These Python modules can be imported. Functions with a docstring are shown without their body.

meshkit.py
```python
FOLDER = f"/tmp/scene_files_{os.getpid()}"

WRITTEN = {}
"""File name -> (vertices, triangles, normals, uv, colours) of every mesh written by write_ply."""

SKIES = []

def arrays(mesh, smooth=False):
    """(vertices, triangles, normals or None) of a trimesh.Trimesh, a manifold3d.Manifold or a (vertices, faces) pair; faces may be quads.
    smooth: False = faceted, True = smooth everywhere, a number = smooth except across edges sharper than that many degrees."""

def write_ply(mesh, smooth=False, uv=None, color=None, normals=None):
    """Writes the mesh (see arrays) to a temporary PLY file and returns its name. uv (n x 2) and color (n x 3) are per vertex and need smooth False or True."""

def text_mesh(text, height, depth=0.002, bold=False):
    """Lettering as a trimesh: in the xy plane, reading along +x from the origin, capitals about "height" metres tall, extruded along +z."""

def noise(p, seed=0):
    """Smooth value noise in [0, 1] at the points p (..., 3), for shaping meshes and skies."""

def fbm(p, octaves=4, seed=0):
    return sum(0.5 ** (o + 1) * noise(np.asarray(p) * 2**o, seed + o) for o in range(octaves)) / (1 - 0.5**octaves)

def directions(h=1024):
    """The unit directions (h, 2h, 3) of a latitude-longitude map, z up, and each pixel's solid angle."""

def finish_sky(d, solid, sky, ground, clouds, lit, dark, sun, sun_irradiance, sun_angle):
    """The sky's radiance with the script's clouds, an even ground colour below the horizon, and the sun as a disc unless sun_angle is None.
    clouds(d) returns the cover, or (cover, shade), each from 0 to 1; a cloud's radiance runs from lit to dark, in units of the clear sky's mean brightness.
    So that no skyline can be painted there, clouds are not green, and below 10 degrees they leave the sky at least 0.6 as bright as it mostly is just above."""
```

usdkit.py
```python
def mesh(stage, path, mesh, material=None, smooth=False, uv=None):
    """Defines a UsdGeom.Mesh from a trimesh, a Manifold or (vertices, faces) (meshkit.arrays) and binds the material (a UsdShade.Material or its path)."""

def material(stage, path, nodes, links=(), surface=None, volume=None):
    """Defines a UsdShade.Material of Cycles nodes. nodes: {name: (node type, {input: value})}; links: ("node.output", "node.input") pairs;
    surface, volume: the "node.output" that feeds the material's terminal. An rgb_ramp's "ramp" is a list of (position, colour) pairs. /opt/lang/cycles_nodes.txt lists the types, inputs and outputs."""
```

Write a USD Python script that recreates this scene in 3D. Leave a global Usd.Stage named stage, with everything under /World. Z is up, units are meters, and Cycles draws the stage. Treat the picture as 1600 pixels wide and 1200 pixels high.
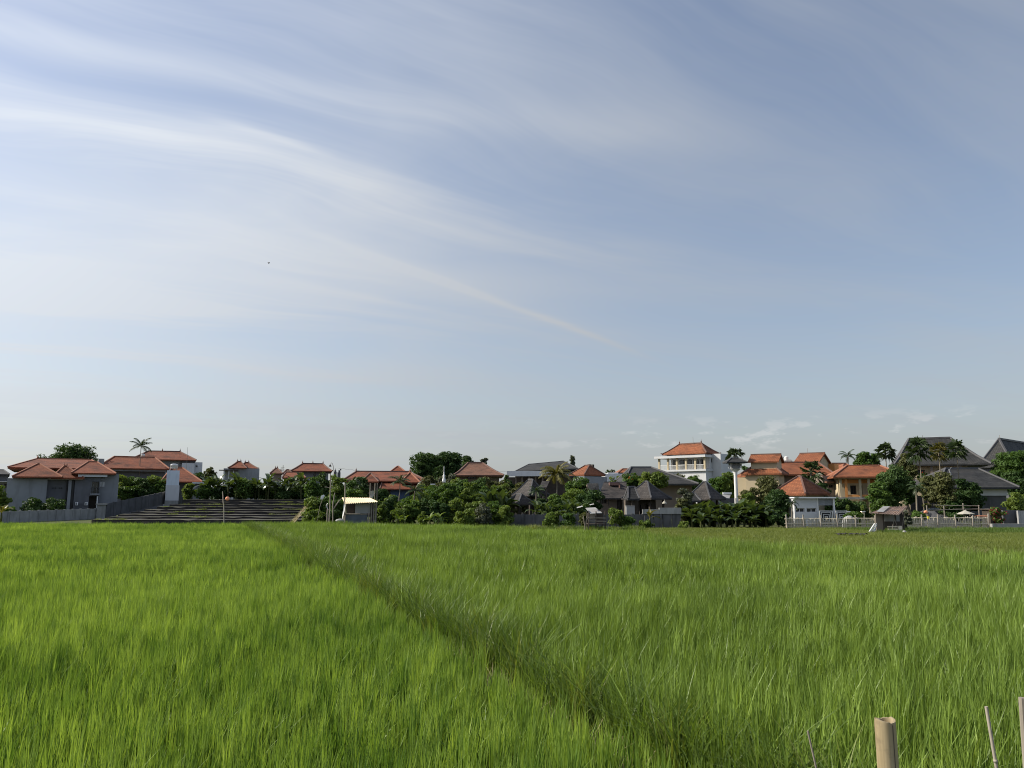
import math, random
import numpy as np
import trimesh, usdkit, meshkit
from pxr import Usd, UsdGeom, UsdLux, UsdShade, Sdf, Gf, Vt

stage = Usd.Stage.CreateInMemory()
UsdGeom.SetStageUpAxis(stage, "Z")
UsdGeom.SetStageMetersPerUnit(stage, 1.0)
UsdGeom.Xform.Define(stage, "/World")
UsdGeom.Scope.Define(stage, "/World/Looks")

# ------------------------------------------------------------------ camera
EYE, FPX = 2.1, 1200.0
HORIZON = 780.0
PITCH = math.atan((HORIZON - 600.0) / FPX)
cam = UsdGeom.Camera.Define(stage, "/World/camera")
cam.CreateHorizontalApertureAttr(36.0)
cam.CreateFocalLengthAttr(36.0 * FPX / 1600.0)
cam.CreateClippingRangeAttr(Gf.Vec2f(0.05, 20000.0))
cam.CreateExposureAttr(0.6)
cam.AddTranslateOp().Set(Gf.Vec3d(0, 0, EYE))
cam.AddRotateXOp().Set(90.0 + math.degrees(PITCH))

# ------------------------------------------------------------------ sky and sun
SUN_AZ, SUN_EL = math.radians(-83.0), math.radians(36.0)      # azimuth from +y towards +x
SKY_STRENGTH, SUN_POWER = 0.10, 1.25
sund = np.array([math.sin(SUN_AZ) * math.cos(SUN_EL), math.cos(SUN_AZ) * math.cos(SUN_EL), math.sin(SUN_EL)])


def sky_material():
    n = {
        "sky": ("sky_texture", dict(sky_type="single_scattering", sun_disc=False, sun_elevation=SUN_EL, sun_rotation=math.atan2(sund[0], sund[1]), altitude=50.0, air_density=1.0, aerosol_density=1.6, ozone_density=1.0)),
        "tc": ("texture_coordinate", {}),
        "sep": ("separate_xyz", {}),
    }
    L = [("tc.generated", "sep.vector")]
    cnt = [0]

    def M(kind, a, b=None, c=None, clamp=False):
        cnt[0] += 1
        k = f"m{cnt[0]}"
        inp = {"math_type": kind, "use_clamp": clamp}
        n[k] = ("math", inp)
        for i, v in enumerate((a, b, c)):
            if v is None:
                continue
            if isinstance(v, str):
                L.append((v, f"{k}.value{i+1}"))
            else:
                inp[f"value{i+1}"] = float(v)
        return f"{k}.value"

    def XYZ(x, y, z):
        cnt[0] += 1
        k = f"c{cnt[0]}"
        inp = {}
        n[k] = ("combine_xyz", inp)
        for s, v in zip("xyz", (x, y, z)):
            if isinstance(v, str):
                L.append((v, f"{k}.{s}"))
            else:
                inp[s] = float(v)
        return f"{k}.vector"

    def NOISE(vec, scale, detail=5, rough=0.55, dist=0.0):
        cnt[0] += 1
        k = f"n{cnt[0]}"
        n[k] = ("noise_texture", dict(scale=float(scale), detail=float(detail), roughness=float(rough), distortion=float(dist)))
        L.append((vec, f"{k}.vector"))
        return f"{k}.fac"

    def SS(v, a, b, lo=0.0, hi=1.0):
        cnt[0] += 1
        k = f"r{cnt[0]}"
        n[k] = ("map_range", {"range_type": "smoothstep", "from_min": float(a), "from_max": float(b), "to_min": float(lo), "to_max": float(hi), "clamp": True})
        L.append((v, f"{k}.value"))
        return f"{k}.result"

    def COL(a, b, fac, mode="mix"):
        cnt[0] += 1
        k = f"x{cnt[0]}"
        inp = {"blend_type": mode, "use_clamp": False} if False else {"mix_type": mode}
        n[k] = ("mix", inp)
        for s, v in (("color1", a), ("color2", b), ("fac", fac)):
            if isinstance(v, str):
                L.append((v, f"{k}.{s}"))
            else:
                inp[s] = v
        return f"{k}.color"

    dx, dy, dz = "sep.x", "sep.y", "sep.z"
    zc = M("maximum", dz, 0.015)
    zp = M("add", zc, 0.06)                       # the cirrus sheet curves down towards the horizon
    u, v = M("divide", dx, zp), M("divide", dy, zp)
    # cirrus drawn out along azimuth +a
    a = math.radians(63.0)
    al = M("add", M("multiply", u, math.sin(a)), M("multiply", v, math.cos(a)))
    ac = M("subtract", M("multiply", u, math.cos(a)), M("multiply", v, math.sin(a)))
    wob = NOISE(XYZ(M("multiply", al, 0.35), M("multiply", ac, 0.5), 3.1), 1.0, 3)
    ac2 = M("add", ac, M("multiply", M("subtract", wob, 0.5), 1.1))
    fine = NOISE(XYZ(M("multiply", al, 0.30), M("multiply", ac2, 1.9), 7.7), 1.0, 7, 0.58, 0.35)
    broad = NOISE(XYZ(M("multiply", al, 0.22), M("multiply", ac2, 0.55), 1.3), 1.0, 4, 0.5)
    soft = NOISE(XYZ(M("multiply", u, 0.5), M("multiply", v, 0.9), 12.3), 1.0, 5, 0.55, 0.5)
    # towards the sun the thin ice cloud scatters forward and reads thicker
    dot = M("add", M("add", M("multiply", dx, sund[0]), M("multiply", dy, sund[1])), M("multiply", dz, sund[2]))
    near = SS(dot, -0.1, 1.0)
    cover = M("add", M("multiply", SS(fine, 0.40, 0.72), 0.50), M("multiply", SS(broad, 0.32, 0.75), 0.52))
    cover = M("add", cover, M("multiply", SS(soft, 0.35, 0.75), 0.32))
    cover = M("multiply", cover, M("add", 0.46, M("multiply", near, 1.05)))
    cover = M("minimum", M("add", cover, 0.10), 0.92)
    # long drawn-out streaks (from and to on the cirrus sheet, width, strength)
    for u0, v0, u1, v1, wd, st in STREAKS:
        ln = math.hypot(u1 - u0, v1 - v0)
        ex, ey = (u1 - u0) / ln, (v1 - v0) / ln
        along = M("add", M("multiply", M("subtract", u, u0), ex), M("multiply", M("subtract", v, v0), ey))
        across = M("subtract", M("multiply", M("subtract", u, u0), ey), M("multiply", M("subtract", v, v0), ex))
        d = M("divide", M("add", across, M("multiply", M("subtract", wob, 0.5), 0.22)), wd)
        g = M("exponent", M("multiply", M("multiply", d, d), -1.0))
        g = M("multiply", g, M("multiply", SS(along, -0.25 * ln, 0.3 * ln), SS(along, 0.55 * ln, 1.15 * ln, 1.0, 0.0)))
        cover = M("add", cover, M("multiply", M("multiply", g, SS(fine, 0.25, 0.62, 0.45, 1.0)), st))
    cover = M("minimum", cover, 0.95)
    bright = M("add", CLOUD_LO, M("multiply", M("power", near, 1.4), CLOUD_HI - CLOUD_LO))
    k = "cl"
    n[k] = ("combine_color", {"color_type": "rgb"})
    for ch, w in zip("rgb", CLOUD_TINT):
        L.append((M("multiply", bright, w), f"{k}.{ch}"))
    skyc = COL("sky.color", SKY_GAIN, 1.0, "multiply")
    col = COL(skyc, "cl.color", cover)
    # pale haze band over the horizon
    hz = M("multiply", M("exponent", M("multiply", M("maximum", dz, 0.0), -6.5)), 0.85)
    hb = M("add", HAZE_LO, M("multiply", near, HAZE_HI - HAZE_LO))
    n["hc"] = ("combine_color", {"color_type": "rgb"})
    for ch, w in zip("rgb", HAZE_TINT):
        L.append((M("multiply", hb, w), f"hc.{ch}"))
    col = COL(col, "hc.color", hz)
    # small far cumulus low over the horizon
    az = M("arctan2", dx, dy)
    cum = NOISE(XYZ(M("multiply", az, 20.0), M("multiply", dz, 62.0), 2.6), 1.0, 6, 0.62)
    el = M("multiply", SS(dz, 0.055, 0.07), SS(dz, 0.075, 0.115, 1.0, 0.0))
    cu = M("multiply", M("multiply", M("multiply", SS(cum, 0.54, 0.66), SS(az, -0.1, 0.3, 0.15, 1.0)), el), 0.36)
    col = COL(col, (CUM * 1.0, CUM * 0.99, CUM * 0.99), cu)
    n["bg"] = ("background_shader", {"strength": SKY_STRENGTH})
    L.append((col, "bg.color"))
    return usdkit.material(stage, "/World/Looks/sky", n, L, surface="bg.background")


SKY_GAIN = (0.97, 0.95, 0.97)
CLOUD_LO, CLOUD_HI, CLOUD_TINT = 3.4, 6.7, (0.925, 0.98, 1.06)
HAZE_LO, HAZE_HI, HAZE_TINT = 2.85, 4.6, (0.93, 1.0, 1.05)
CUM = 5.2
STREAKS = [(-1.15, 1.27, -0.10, 1.72, 0.05, 0.24), (-1.30, 1.75, -0.30, 2.50, 0.24, 0.18), (-0.50, 2.50, 0.85, 4.20, 0.035, 0.60), (-0.95, 2.98, 0.35, 3.85, 0.10, 0.26), (-0.80, 2.25, 0.80, 4.15, 0.15, 0.20), (-0.95, 2.72, 0.75, 4.12, 0.05, 0.20), (-0.70, 1.68, -0.46, 1.86, 0.02, 0.25), (-0.2, 1.66, 0.6, 1.80, 0.10, 0.22), (0.4, 3.25, 2.8, 3.30, 0.14, -0.10)]
dome = UsdLux.DomeLight.Define(stage, "/World/sky")
dome.CreateIntensityAttr(1.0)
dome.GetPrim().SetCustomDataByKey("kind", "structure")
UsdShade.MaterialBindingAPI.Apply(dome.GetPrim()).Bind(sky_material())

sun = UsdLux.DistantLight.Define(stage, "/World/sun")
sun.CreateIntensityAttr(SUN_POWER)
sun.CreateNormalizeAttr(True)
sun.CreateAngleAttr(0.53)
sun.CreateColorAttr(Gf.Vec3f(1.0, 0.93, 0.80))
# the light shines along its -z: +z points at the sun
_r = Gf.Rotation(Gf.Vec3d(0, 0, 1), Gf.Vec3d(*map(float, sund)))
_m = Gf.Matrix4d().SetRotate(_r)
sun.AddTransformOp().Set(_m)


# ------------------------------------------------------------------ helpers
def W(px, py, Y):
    """The point that the photograph's pixel (1600 x 1200) shows if it stands Y metres ahead."""
    u, v = (px - 800.0) / FPX, (600.0 - py) / FPX
    c, s = math.cos(PITCH), math.sin(PITCH)
    k = Y / (c - v * s)
    return np.array([u * k, Y, EYE + (s + v * c) * k])


def XP(px, Y, py=760):
    return W(px, py, Y)[0]


def ZP(py, Y):
    return W(800, py, Y)[2]


_used = {}


def numbered(base, name):
    k = (base, name)
    _used[k] = _used.get(k, -1) + 1
    return name if _used[k] == 0 else f"{name}_{_used[k]:03d}"


def tag(prim, label=None, cat=None, group=None, kind=None):
    for key, val in (("label", label), ("category", cat), ("group", group), ("kind", kind)):
        if val:
            prim.SetCustomDataByKey(key, val)
    return prim


class MB:
    """Collects shapes that become one mesh."""

    def __init__(self):
        self.v, self.f, self.n = [], [], 0

    def add(self, v, f):
        v, f = np.asarray(v, float), np.asarray(f, int)
        if f.shape[1] == 4:
            f = np.vstack([f[:, [0, 1, 2]], f[:, [0, 2, 3]]])
        self.v.append(v)
        self.f.append(f + self.n)
        self.n += len(v)
        return self

    def box(self, x0, x1, y0, y1, z0, z1):
        v = [(x, y, z) for z in (z0, z1) for x, y in ((x0, y0), (x1, y0), (x1, y1), (x0, y1))]
        return self.add(v, [(3, 2, 1, 0), (4, 5, 6, 7), (0, 1, 5, 4), (1, 2, 6, 5), (2, 3, 7, 6), (3, 0, 4, 7)])

    def bar(self, a, b, w, h=None):
        """A square bar from a to b."""
        return self.tube([a, b], [w / 2 * 1.41] * 2, 4)

    def tube(self, pts, radii, sides=6, cap=True):
        p = np.asarray(pts, float)
        r = np.broadcast_to(np.asarray(radii, float), (len(p),))
        t = np.gradient(p, axis=0)
        t /= np.linalg.norm(t, axis=1, keepdims=True) + 1e-12
        ref = np.where(np.abs(t[:, 2:]) < 0.9, [0, 0, 1.0], [1.0, 0, 0])
        a = np.cross(t, ref)
        a /= np.linalg.norm(a, axis=1, keepdims=True) + 1e-12
        b = np.cross(t, a)
        g = (np.arange(sides) + 0.5) * 2 * np.pi / sides
        v = p[:, None] + r[:, None, None] * (np.cos(g)[None, :, None] * a[:, None] + np.sin(g)[None, :, None] * b[:, None])
        v = v.reshape(-1, 3)
        i, j = np.meshgrid(np.arange(len(p) - 1), np.arange(sides), indexing="ij")
        q = np.stack([i * sides + j, i * sides + (j + 1) % sides, (i + 1) * sides + (j + 1) % sides, (i + 1) * sides + j], -1).reshape(-1, 4)
        f = np.vstack([q[:, [0, 1, 2]], q[:, [0, 2, 3]]])
        if cap:
            n = len(v)
            v = np.vstack([v, p[0], p[-1]])
            j = np.arange(sides)
            f = np.vstack([f, np.stack([np.full(sides, n), (j + 1) % sides, j], 1), np.stack([np.full(sides, n + 1), n - sides + j, n - sides + (j + 1) % sides], 1)])
        return self.add(v, f)

    def lathe(self, prof, c=(0, 0, 0), sides=12):
        """prof: (radius, z) from the bottom up."""
        g = np.arange(sides) * 2 * np.pi / sides
        v = np.array([(c[0] + r * math.cos(x), c[1] + r * math.sin(x), c[2] + z) for r, z in prof for x in g])
        i, j = np.meshgrid(np.arange(len(prof) - 1), np.arange(sides), indexing="ij")
        q = np.stack([i * sides + j, i * sides + (j + 1) % sides, (i + 1) * sides + (j + 1) % sides, (i + 1) * sides + j], -1).reshape(-1, 4)
        return self.add(v, q)

    def prism(self, poly, y0, y1):
        """A polygon in the xz plane (counter-clockwise seen from -y, convex) pushed from y0 to y1."""
        n = len(poly)
        v = [(x, y0, z) for x, z in poly] + [(x, y1, z) for x, z in poly]
        f = [(0, i, i + 1) for i in range(1, n - 1)] + [(n, n + i + 1, n + i) for i in range(1, n - 1)]
        for i in range(n):
            j = (i + 1) % n
            f += [(i, n + i, n + j), (i, n + j, j)]
        return self.add(v, f)

    def turn(self, a, c=(0, 0, 0)):
        """Turns everything so far by a (radians) about the vertical through c."""
        ca, sa = math.cos(a), math.sin(a)
        for k, v in enumerate(self.v):
            x, y = v[:, 0] - c[0], v[:, 1] - c[1]
            self.v[k] = np.stack([c[0] + x * ca - y * sa, c[1] + x * sa + y * ca, v[:, 2]], 1)
        return self

    def move(self, d):
        self.v = [v + np.asarray(d, float) for v in self.v]
        return self

    def get(self):
        return np.vstack(self.v), np.vstack(self.f)


def thing(name, label, cat, loc=(0, 0, 0), rotz=0.0, group=None, kind=None):
    path = "/World/" + numbered("/World", name)
    x = UsdGeom.Xform.Define(stage, path)
    x.AddTranslateOp().Set(Gf.Vec3d(*map(float, loc)))
    if rotz:
        x.AddRotateZOp().Set(math.degrees(rotz))
    tag(x.GetPrim(), label, cat, group, kind)
    return path


def part(name, mb, mat, parent, label=None, kind=None, smooth=False):
    path = parent + "/" + numbered(parent, name)
    m = usdkit.mesh(stage, path, mb.get() if isinstance(mb, MB) else mb, "/World/Looks/" + mat, smooth)
    m.CreateDoubleSidedAttr(True)
    tag(m.GetPrim(), label, None, None, kind)
    return path


def solo(name, mb, mat, label, cat, group=None, kind=None, smooth=False, loc=None):
    """A thing that is one mesh."""
    path = "/World/" + numbered("/World", name)
    m = usdkit.mesh(stage, path, mb.get() if isinstance(mb, MB) else mb, "/World/Looks/" + mat, smooth)
    m.CreateDoubleSidedAttr(True)
    if loc is not None:
        m.AddTranslateOp().Set(Gf.Vec3d(*map(float, loc)))
    tag(m.GetPrim(), label, cat, group, kind)
    return path


def copy(src, name, label, cat, loc, rotz=0.0, scale=1.0, group=None):
    """Another of a thing that stands already: its parts come along by reference."""
    path = "/World/" + numbered("/World", name)
    x = UsdGeom.Xform.Define(stage, path)
    p = x.GetPrim()
    p.GetReferences().AddInternalReference(src)
    x.ClearXformOpOrder()
    x.AddTranslateOp(opSuffix="copy").Set(Gf.Vec3d(*map(float, loc)))
    x.AddRotateZOp(opSuffix="copy").Set(math.degrees(rotz))
    s = (scale,) * 3 if np.ndim(scale) == 0 else scale
    x.AddScaleOp(opSuffix="copy").Set(Gf.Vec3f(*map(float, s)))
    p.SetInstanceable(True)
    return str(tag(p, label, cat, group).GetPath())


# ------------------------------------------------------------------ materials
def mat_plain(name, col, rough=0.7, vary=0.15, scale=1.5, bump=0.0, spec=0.3, stain=0.0, stain_col=(0.05, 0.05, 0.045), metallic=0.0):
    """A plain surface whose tone wanders a little; stain adds streaked dirt."""
    c = np.array(col)
    n = {
        "tc": ("texture_coordinate", {}),
        "no": ("noise_texture", dict(scale=float(scale), detail=6.0, roughness=0.6)),
        "ra": ("rgb_ramp", {"ramp": [(0.25, tuple(c * (1 - vary))), (0.5, tuple(c)), (0.75, tuple(np.minimum(c * (1 + vary), 0.95)))]}),
        "p": ("principled_bsdf", dict(roughness=rough, specular_ior_level=spec, metallic=metallic)),
    }
    L = [("tc.object", "no.vector"), ("no.fac", "ra.fac")]
    out = "ra.color"
    if stain:
        n["mp"] = ("mapping", {"scale": (1.6, 1.6, 0.35)})
        n["n2"] = ("noise_texture", dict(scale=1.1, detail=7.0, roughness=0.65))
        n["r2"] = ("map_range", {"from_min": 0.5, "from_max": 0.72, "to_min": 0.0, "to_max": float(stain), "clamp": True})
        n["mx"] = ("mix", {"color2": stain_col})
        L += [("tc.object", "mp.vector"), ("mp.vector", "n2.vector"), ("n2.fac", "r2.value"), ("r2.result", "mx.fac"), (out, "mx.color1")]
        out = "mx.color"
    L.append((out, "p.base_color"))
    if bump:
        n["b"] = ("bump", dict(strength=0.6, distance=float(bump)))
        n["n3"] = ("noise_texture", dict(scale=float(scale) * 8, detail=5.0))
        L += [("tc.object", "n3.vector"), ("n3.fac", "b.height"), ("b.normal", "p.normal")]
    usdkit.material(stage, "/World/Looks/" + name, n, L, surface="p.BSDF")


def mat_leaf(name, dark, light, trans=0.35, rough=0.45, spec=0.35, patch=0.25, patch_scale=0.12, tr_tint=(1.25, 1.25, 0.45), island=True):
    """Leaves: each leaf its own tone between dark and light, light shining through."""
    n = {
        "g": ("geometry", {}),
        "oi": ("object_info", {}),
        "no": ("noise_texture", dict(scale=float(patch_scale), detail=4.0, roughness=0.6)),
        "m1": ("math", dict(math_type="multiply", value2=0.45)),
        "m2": ("math", dict(math_type="multiply_add", value2=0.25)),
        "m3": ("math", dict(math_type="multiply_add", value2=float(patch) * 2)),
        "m4": ("math", dict(math_type="subtract", value2=float(patch) * 0.5)),
        "ra": ("rgb_ramp", {"ramp": [(0.0, dark), (0.55, tuple((np.array(dark) + np.array(light)) / 2)), (1.0, light)]}),
        "tt": ("mix", dict(mix_type="multiply", fac=1.0, color2=tr_tint)),
        "p": ("principled_bsdf", dict(roughness=rough, specular_ior_level=spec)),
        "t": ("translucent_bsdf", {}),
        "mx": ("mix_closure", dict(fac=float(trans))),
    }
    L = [
        (("g.random_per_island" if island else "oi.random"), "m1.value1"), ("oi.random", "m2.value1"), ("m1.value", "m2.value3"),
        ("g.position", "no.vector"), ("no.fac", "m3.value1"), ("m2.value", "m3.value3"), ("m3.value", "m4.value1"), ("m4.value", "ra.fac"),
        ("ra.color", "p.base_color"), ("ra.color", "tt.color1"), ("tt.color", "t.color"), ("p.BSDF", "mx.closure1"), ("t.BSDF", "mx.closure2"),
    ]
    usdkit.material(stage, "/World/Looks/" + name, n, L, surface="mx.closure")


def mat_rice(name, stops, trans, spec):
    """Rice leaves: tone differs from leaf to leaf, from tuft to tuft and in broad patches over the field."""
    n = {
        "g": ("geometry", {}), "oi": ("object_info", {}),
        "mp": ("mapping", {"scale": (1.0, 1.0, 0.12)}),
        "n1": ("noise_texture", dict(scale=5.5, detail=1.0, roughness=0.5)),
        "n2": ("noise_texture", dict(scale=0.22, detail=4.0, roughness=0.6)),
        "a": ("math", dict(math_type="multiply", value2=0.62)),
        "b": ("math", dict(math_type="multiply_add", value2=0.65)),
        "c": ("math", dict(math_type="multiply_add", value2=0.5)),
        "d": ("math", dict(math_type="multiply_add", value2=0.16)),
        "e": ("math", dict(math_type="subtract", value2=0.25)),
        "ra": ("rgb_ramp", {"ramp": stops}),
        "tt": ("mix", dict(mix_type="multiply", fac=1.0, color2=(1.25, 1.22, 0.62))),
        "p": ("principled_bsdf", dict(roughness=0.42, specular_ior_level=spec)),
        "t": ("translucent_bsdf", {}),
        "mx": ("mix_closure", dict(fac=float(trans))),
    }
    L = [("g.position", "mp.vector"), ("mp.vector", "n1.vector"), ("g.position", "n2.vector"), ("g.random_per_island", "a.value1"),
         ("n1.fac", "b.value1"), ("a.value", "b.value3"), ("n2.fac", "c.value1"), ("b.value", "c.value3"), ("oi.random", "d.value1"), ("c.value", "d.value3"), ("d.value", "e.value1"), ("e.value", "ra.fac"),
         ("ra.color", "p.base_color"), ("ra.color", "tt.color1"), ("tt.color", "t.color"), ("p.BSDF", "mx.closure1"), ("t.BSDF", "mx.closure2")]
    usdkit.material(stage, "/World/Looks/" + name, n, L, surface="mx.closure")


mat_rice("rice_left", [(0.0, (0.020, 0.046, 0.010)), (0.28, (0.076, 0.145, 0.022)), (0.60, (0.270, 0.375, 0.075)), (0.90, (0.49, 0.57, 0.150)), (1.0, (0.62, 0.60, 0.28))], 0.38, 0.22)
mat_rice("rice_right", [(0.0, (0.022, 0.048, 0.012)), (0.30, (0.086, 0.142, 0.022)), (0.62, (0.232, 0.330, 0.066)), (0.86, (0.45, 0.49, 0.14)), (1.0, (0.66, 0.62, 0.36))], 0.35, 0.25)
mat_leaf("bund_grass", (0.048, 0.090, 0.017), (0.195, 0.270, 0.058), trans=0.34, spec=0.25, rough=0.45)
mat_leaf("low_grass", (0.110, 0.145, 0.035), (0.260, 0.285, 0.085), trans=0.4, spec=0.2)
mat_leaf("straw", (0.20, 0.17, 0.09), (0.42, 0.36, 0.20), trans=0.2, tr_tint=(1, 0.95, 0.7))
mat_plain("mud", (0.034, 0.032, 0.020), 0.6, 0.4, 2.0, 0.03)


def mat_ground():
    n = {
        "g": ("geometry", {}),
        "n1": ("noise_texture", dict(scale=0.35, detail=8.0, roughness=0.65)),
        "ra": ("rgb_ramp", {"ramp": [(0.3, (0.030, 0.045, 0.014)), (0.5, (0.060, 0.075, 0.025)), (0.72, (0.110, 0.090, 0.050))]}),
        "n2": ("noise_texture", dict(scale=14.0, detail=6.0)),
        "b": ("bump", dict(strength=0.8, distance=0.05)),
        "p": ("principled_bsdf", dict(roughness=0.9, specular_ior_level=0.1)),
    }
    L = [("g.position", "n1.vector"), ("n1.fac", "ra.fac"), ("ra.color", "p.base_color"), ("g.position", "n2.vector"), ("n2.fac", "b.height"), ("b.normal", "p.normal")]
    usdkit.material(stage, "/World/Looks/ground", n, L, surface="p.BSDF")


mat_ground()

# ------------------------------------------------------------------ ground
g = MB()
S = 6000.0
nx = np.array([-S, -400, -150, -60, 0, 60, 150, 400, S])
ny = np.array([-300.0, 0, 30, 60, 100, 160, 400, S])
gv = [(x, y, 0.0) for y in ny for x in nx]
gq = [(j * 9 + i, j * 9 + i + 1, (j + 1) * 9 + i + 1, (j + 1) * 9 + i) for j in range(7) for i in range(8)]
g.add(gv, gq)
solo("ground", g, "ground", "flat earth and short grass under fields and village", "ground", kind="structure")

# ------------------------------------------------------------------ rice fields


def bund_x(y):
    """Where the bund between the two fields runs."""
    return 0.45 - 0.41 * (y - 6.8)


def blades(rng, n, spread, h0, h1, w, lean, droop, segs, base=None):
    """n grass blades: each a tapering bent strip. Returns vertices and triangles."""
    V, F, k = [], [], 0
    ang = rng.uniform(0, 2 * np.pi, n)
    rad = spread * np.sqrt(rng.uniform(0, 1, n)) if base is None else None
    bx, by = (rad * np.cos(ang), rad * np.sin(ang)) if base is None else (base[:, 0], base[:, 1])
    out = rng.uniform(0, 2 * np.pi, n)
    for i in range(n):
        h = rng.uniform(h0, h1)
        th = out[i]
        d = np.array([math.cos(th), math.sin(th), 0.0])
        wind = np.array([0.5, 0.05, 0.0])
        ln = abs(rng.normal(0, lean)) 
        dr = abs(rng.normal(0, droop))
        face = th + rng.uniform(-1.4, 1.4)
        sd = np.array([-math.sin(face), math.cos(face), 0.0])
        wi = w * rng.uniform(0.7, 1.25)
        t = np.linspace(0, 1, segs + 1)
        hz = ln * t + dr * t ** 3
        pts = np.array([bx[i], by[i], 0.0]) + h * (hz[:, None] * d + (ln * 0.5 * t + 0.06 * t * t)[:, None] * wind + np.stack([0 * t, 0 * t, t - 0.35 * dr * t ** 3], 1))
        wt = wi * np.minimum(1, 1.25 * (1 - t) ** 0.6) * np.where(t == 0, 0.7, 1)
        for j in range(segs):
            V += [pts[j] - sd * wt[j] / 2, pts[j] + sd * wt[j] / 2]
        V.append(pts[segs])
        for j in range(segs - 1):
            a = k + 2 * j
            F += [(a, a + 1, a + 3), (a, a + 3, a + 2)]
        a = k + 2 * (segs - 1)
        F.append((a, a + 1, a + 2))
        k += 2 * segs + 1
    return np.array(V), np.array(F)


def scatter(name, label, cat, protos, pos, rot, scale, which, mat_of):
    """One PointInstancer: stuff that nobody could count."""
    path = "/World/" + numbered("/World", name)
    pi = UsdGeom.PointInstancer.Define(stage, path)
    UsdGeom.Scope.Define(stage, path + "/plants")
    targets = []
    for i, (pv, pf) in enumerate(protos):
        q = f"{path}/plants/plant_{i:03d}"
        m = usdkit.mesh(stage, q, (pv, pf), "/World/Looks/" + mat_of(i), False)
        m.CreateDoubleSidedAttr(True)
        targets.append(q)
    pi.CreatePrototypesRel().SetTargets(targets)
    pi.CreateProtoIndicesAttr(Vt.IntArray.FromNumpy(np.asarray(which, np.int32)))
    pi.CreatePositionsAttr(Vt.Vec3fArray.FromNumpy(np.asarray(pos, np.float32)))
    half = np.asarray(rot) / 2
    pi.CreateOrientationsAttr(Vt.QuathArray([Gf.Quath(float(math.cos(a)), 0, 0, float(math.sin(a))) for a in half]))
    pi.CreateScalesAttr(Vt.Vec3fArray.FromNumpy(np.asarray(scale, np.float32)))
    tag(pi.GetPrim(), label, cat, None, "stuff")
    return path


NEAR = 15.0


def grid(rng, step, y0, y1, side):
    """Jittered points of the field in view (and a step to each side of it), on one side of the bund."""
    ys = np.arange(y0, y1, step)
    P = []
    for y in ys:
        half = 0.70 * y + 4.0
        xs = np.arange(-half, half, step)
        P.append(np.stack([xs, np.full_like(xs, y)], 1))
    P = np.vstack(P)
    P += rng.uniform(-0.5, 0.5, P.shape) * step
    b = bund_x(P[:, 1])
    return P[P[:, 0] < b - 0.22] if side < 0 else P[P[:, 0] > b + 0.42]


def far_left(x):
    return np.full_like(x, 51.5)


def far_right(x):
    # the tall rice stops nearer and nearer towards the right
    return np.interp(x, [-15, -8, 0, 6, 9, 14, 26, 40], [51.0, 49.0, 43.0, 35.0, 27.0, 23.0, 20.5, 19.0])


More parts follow.
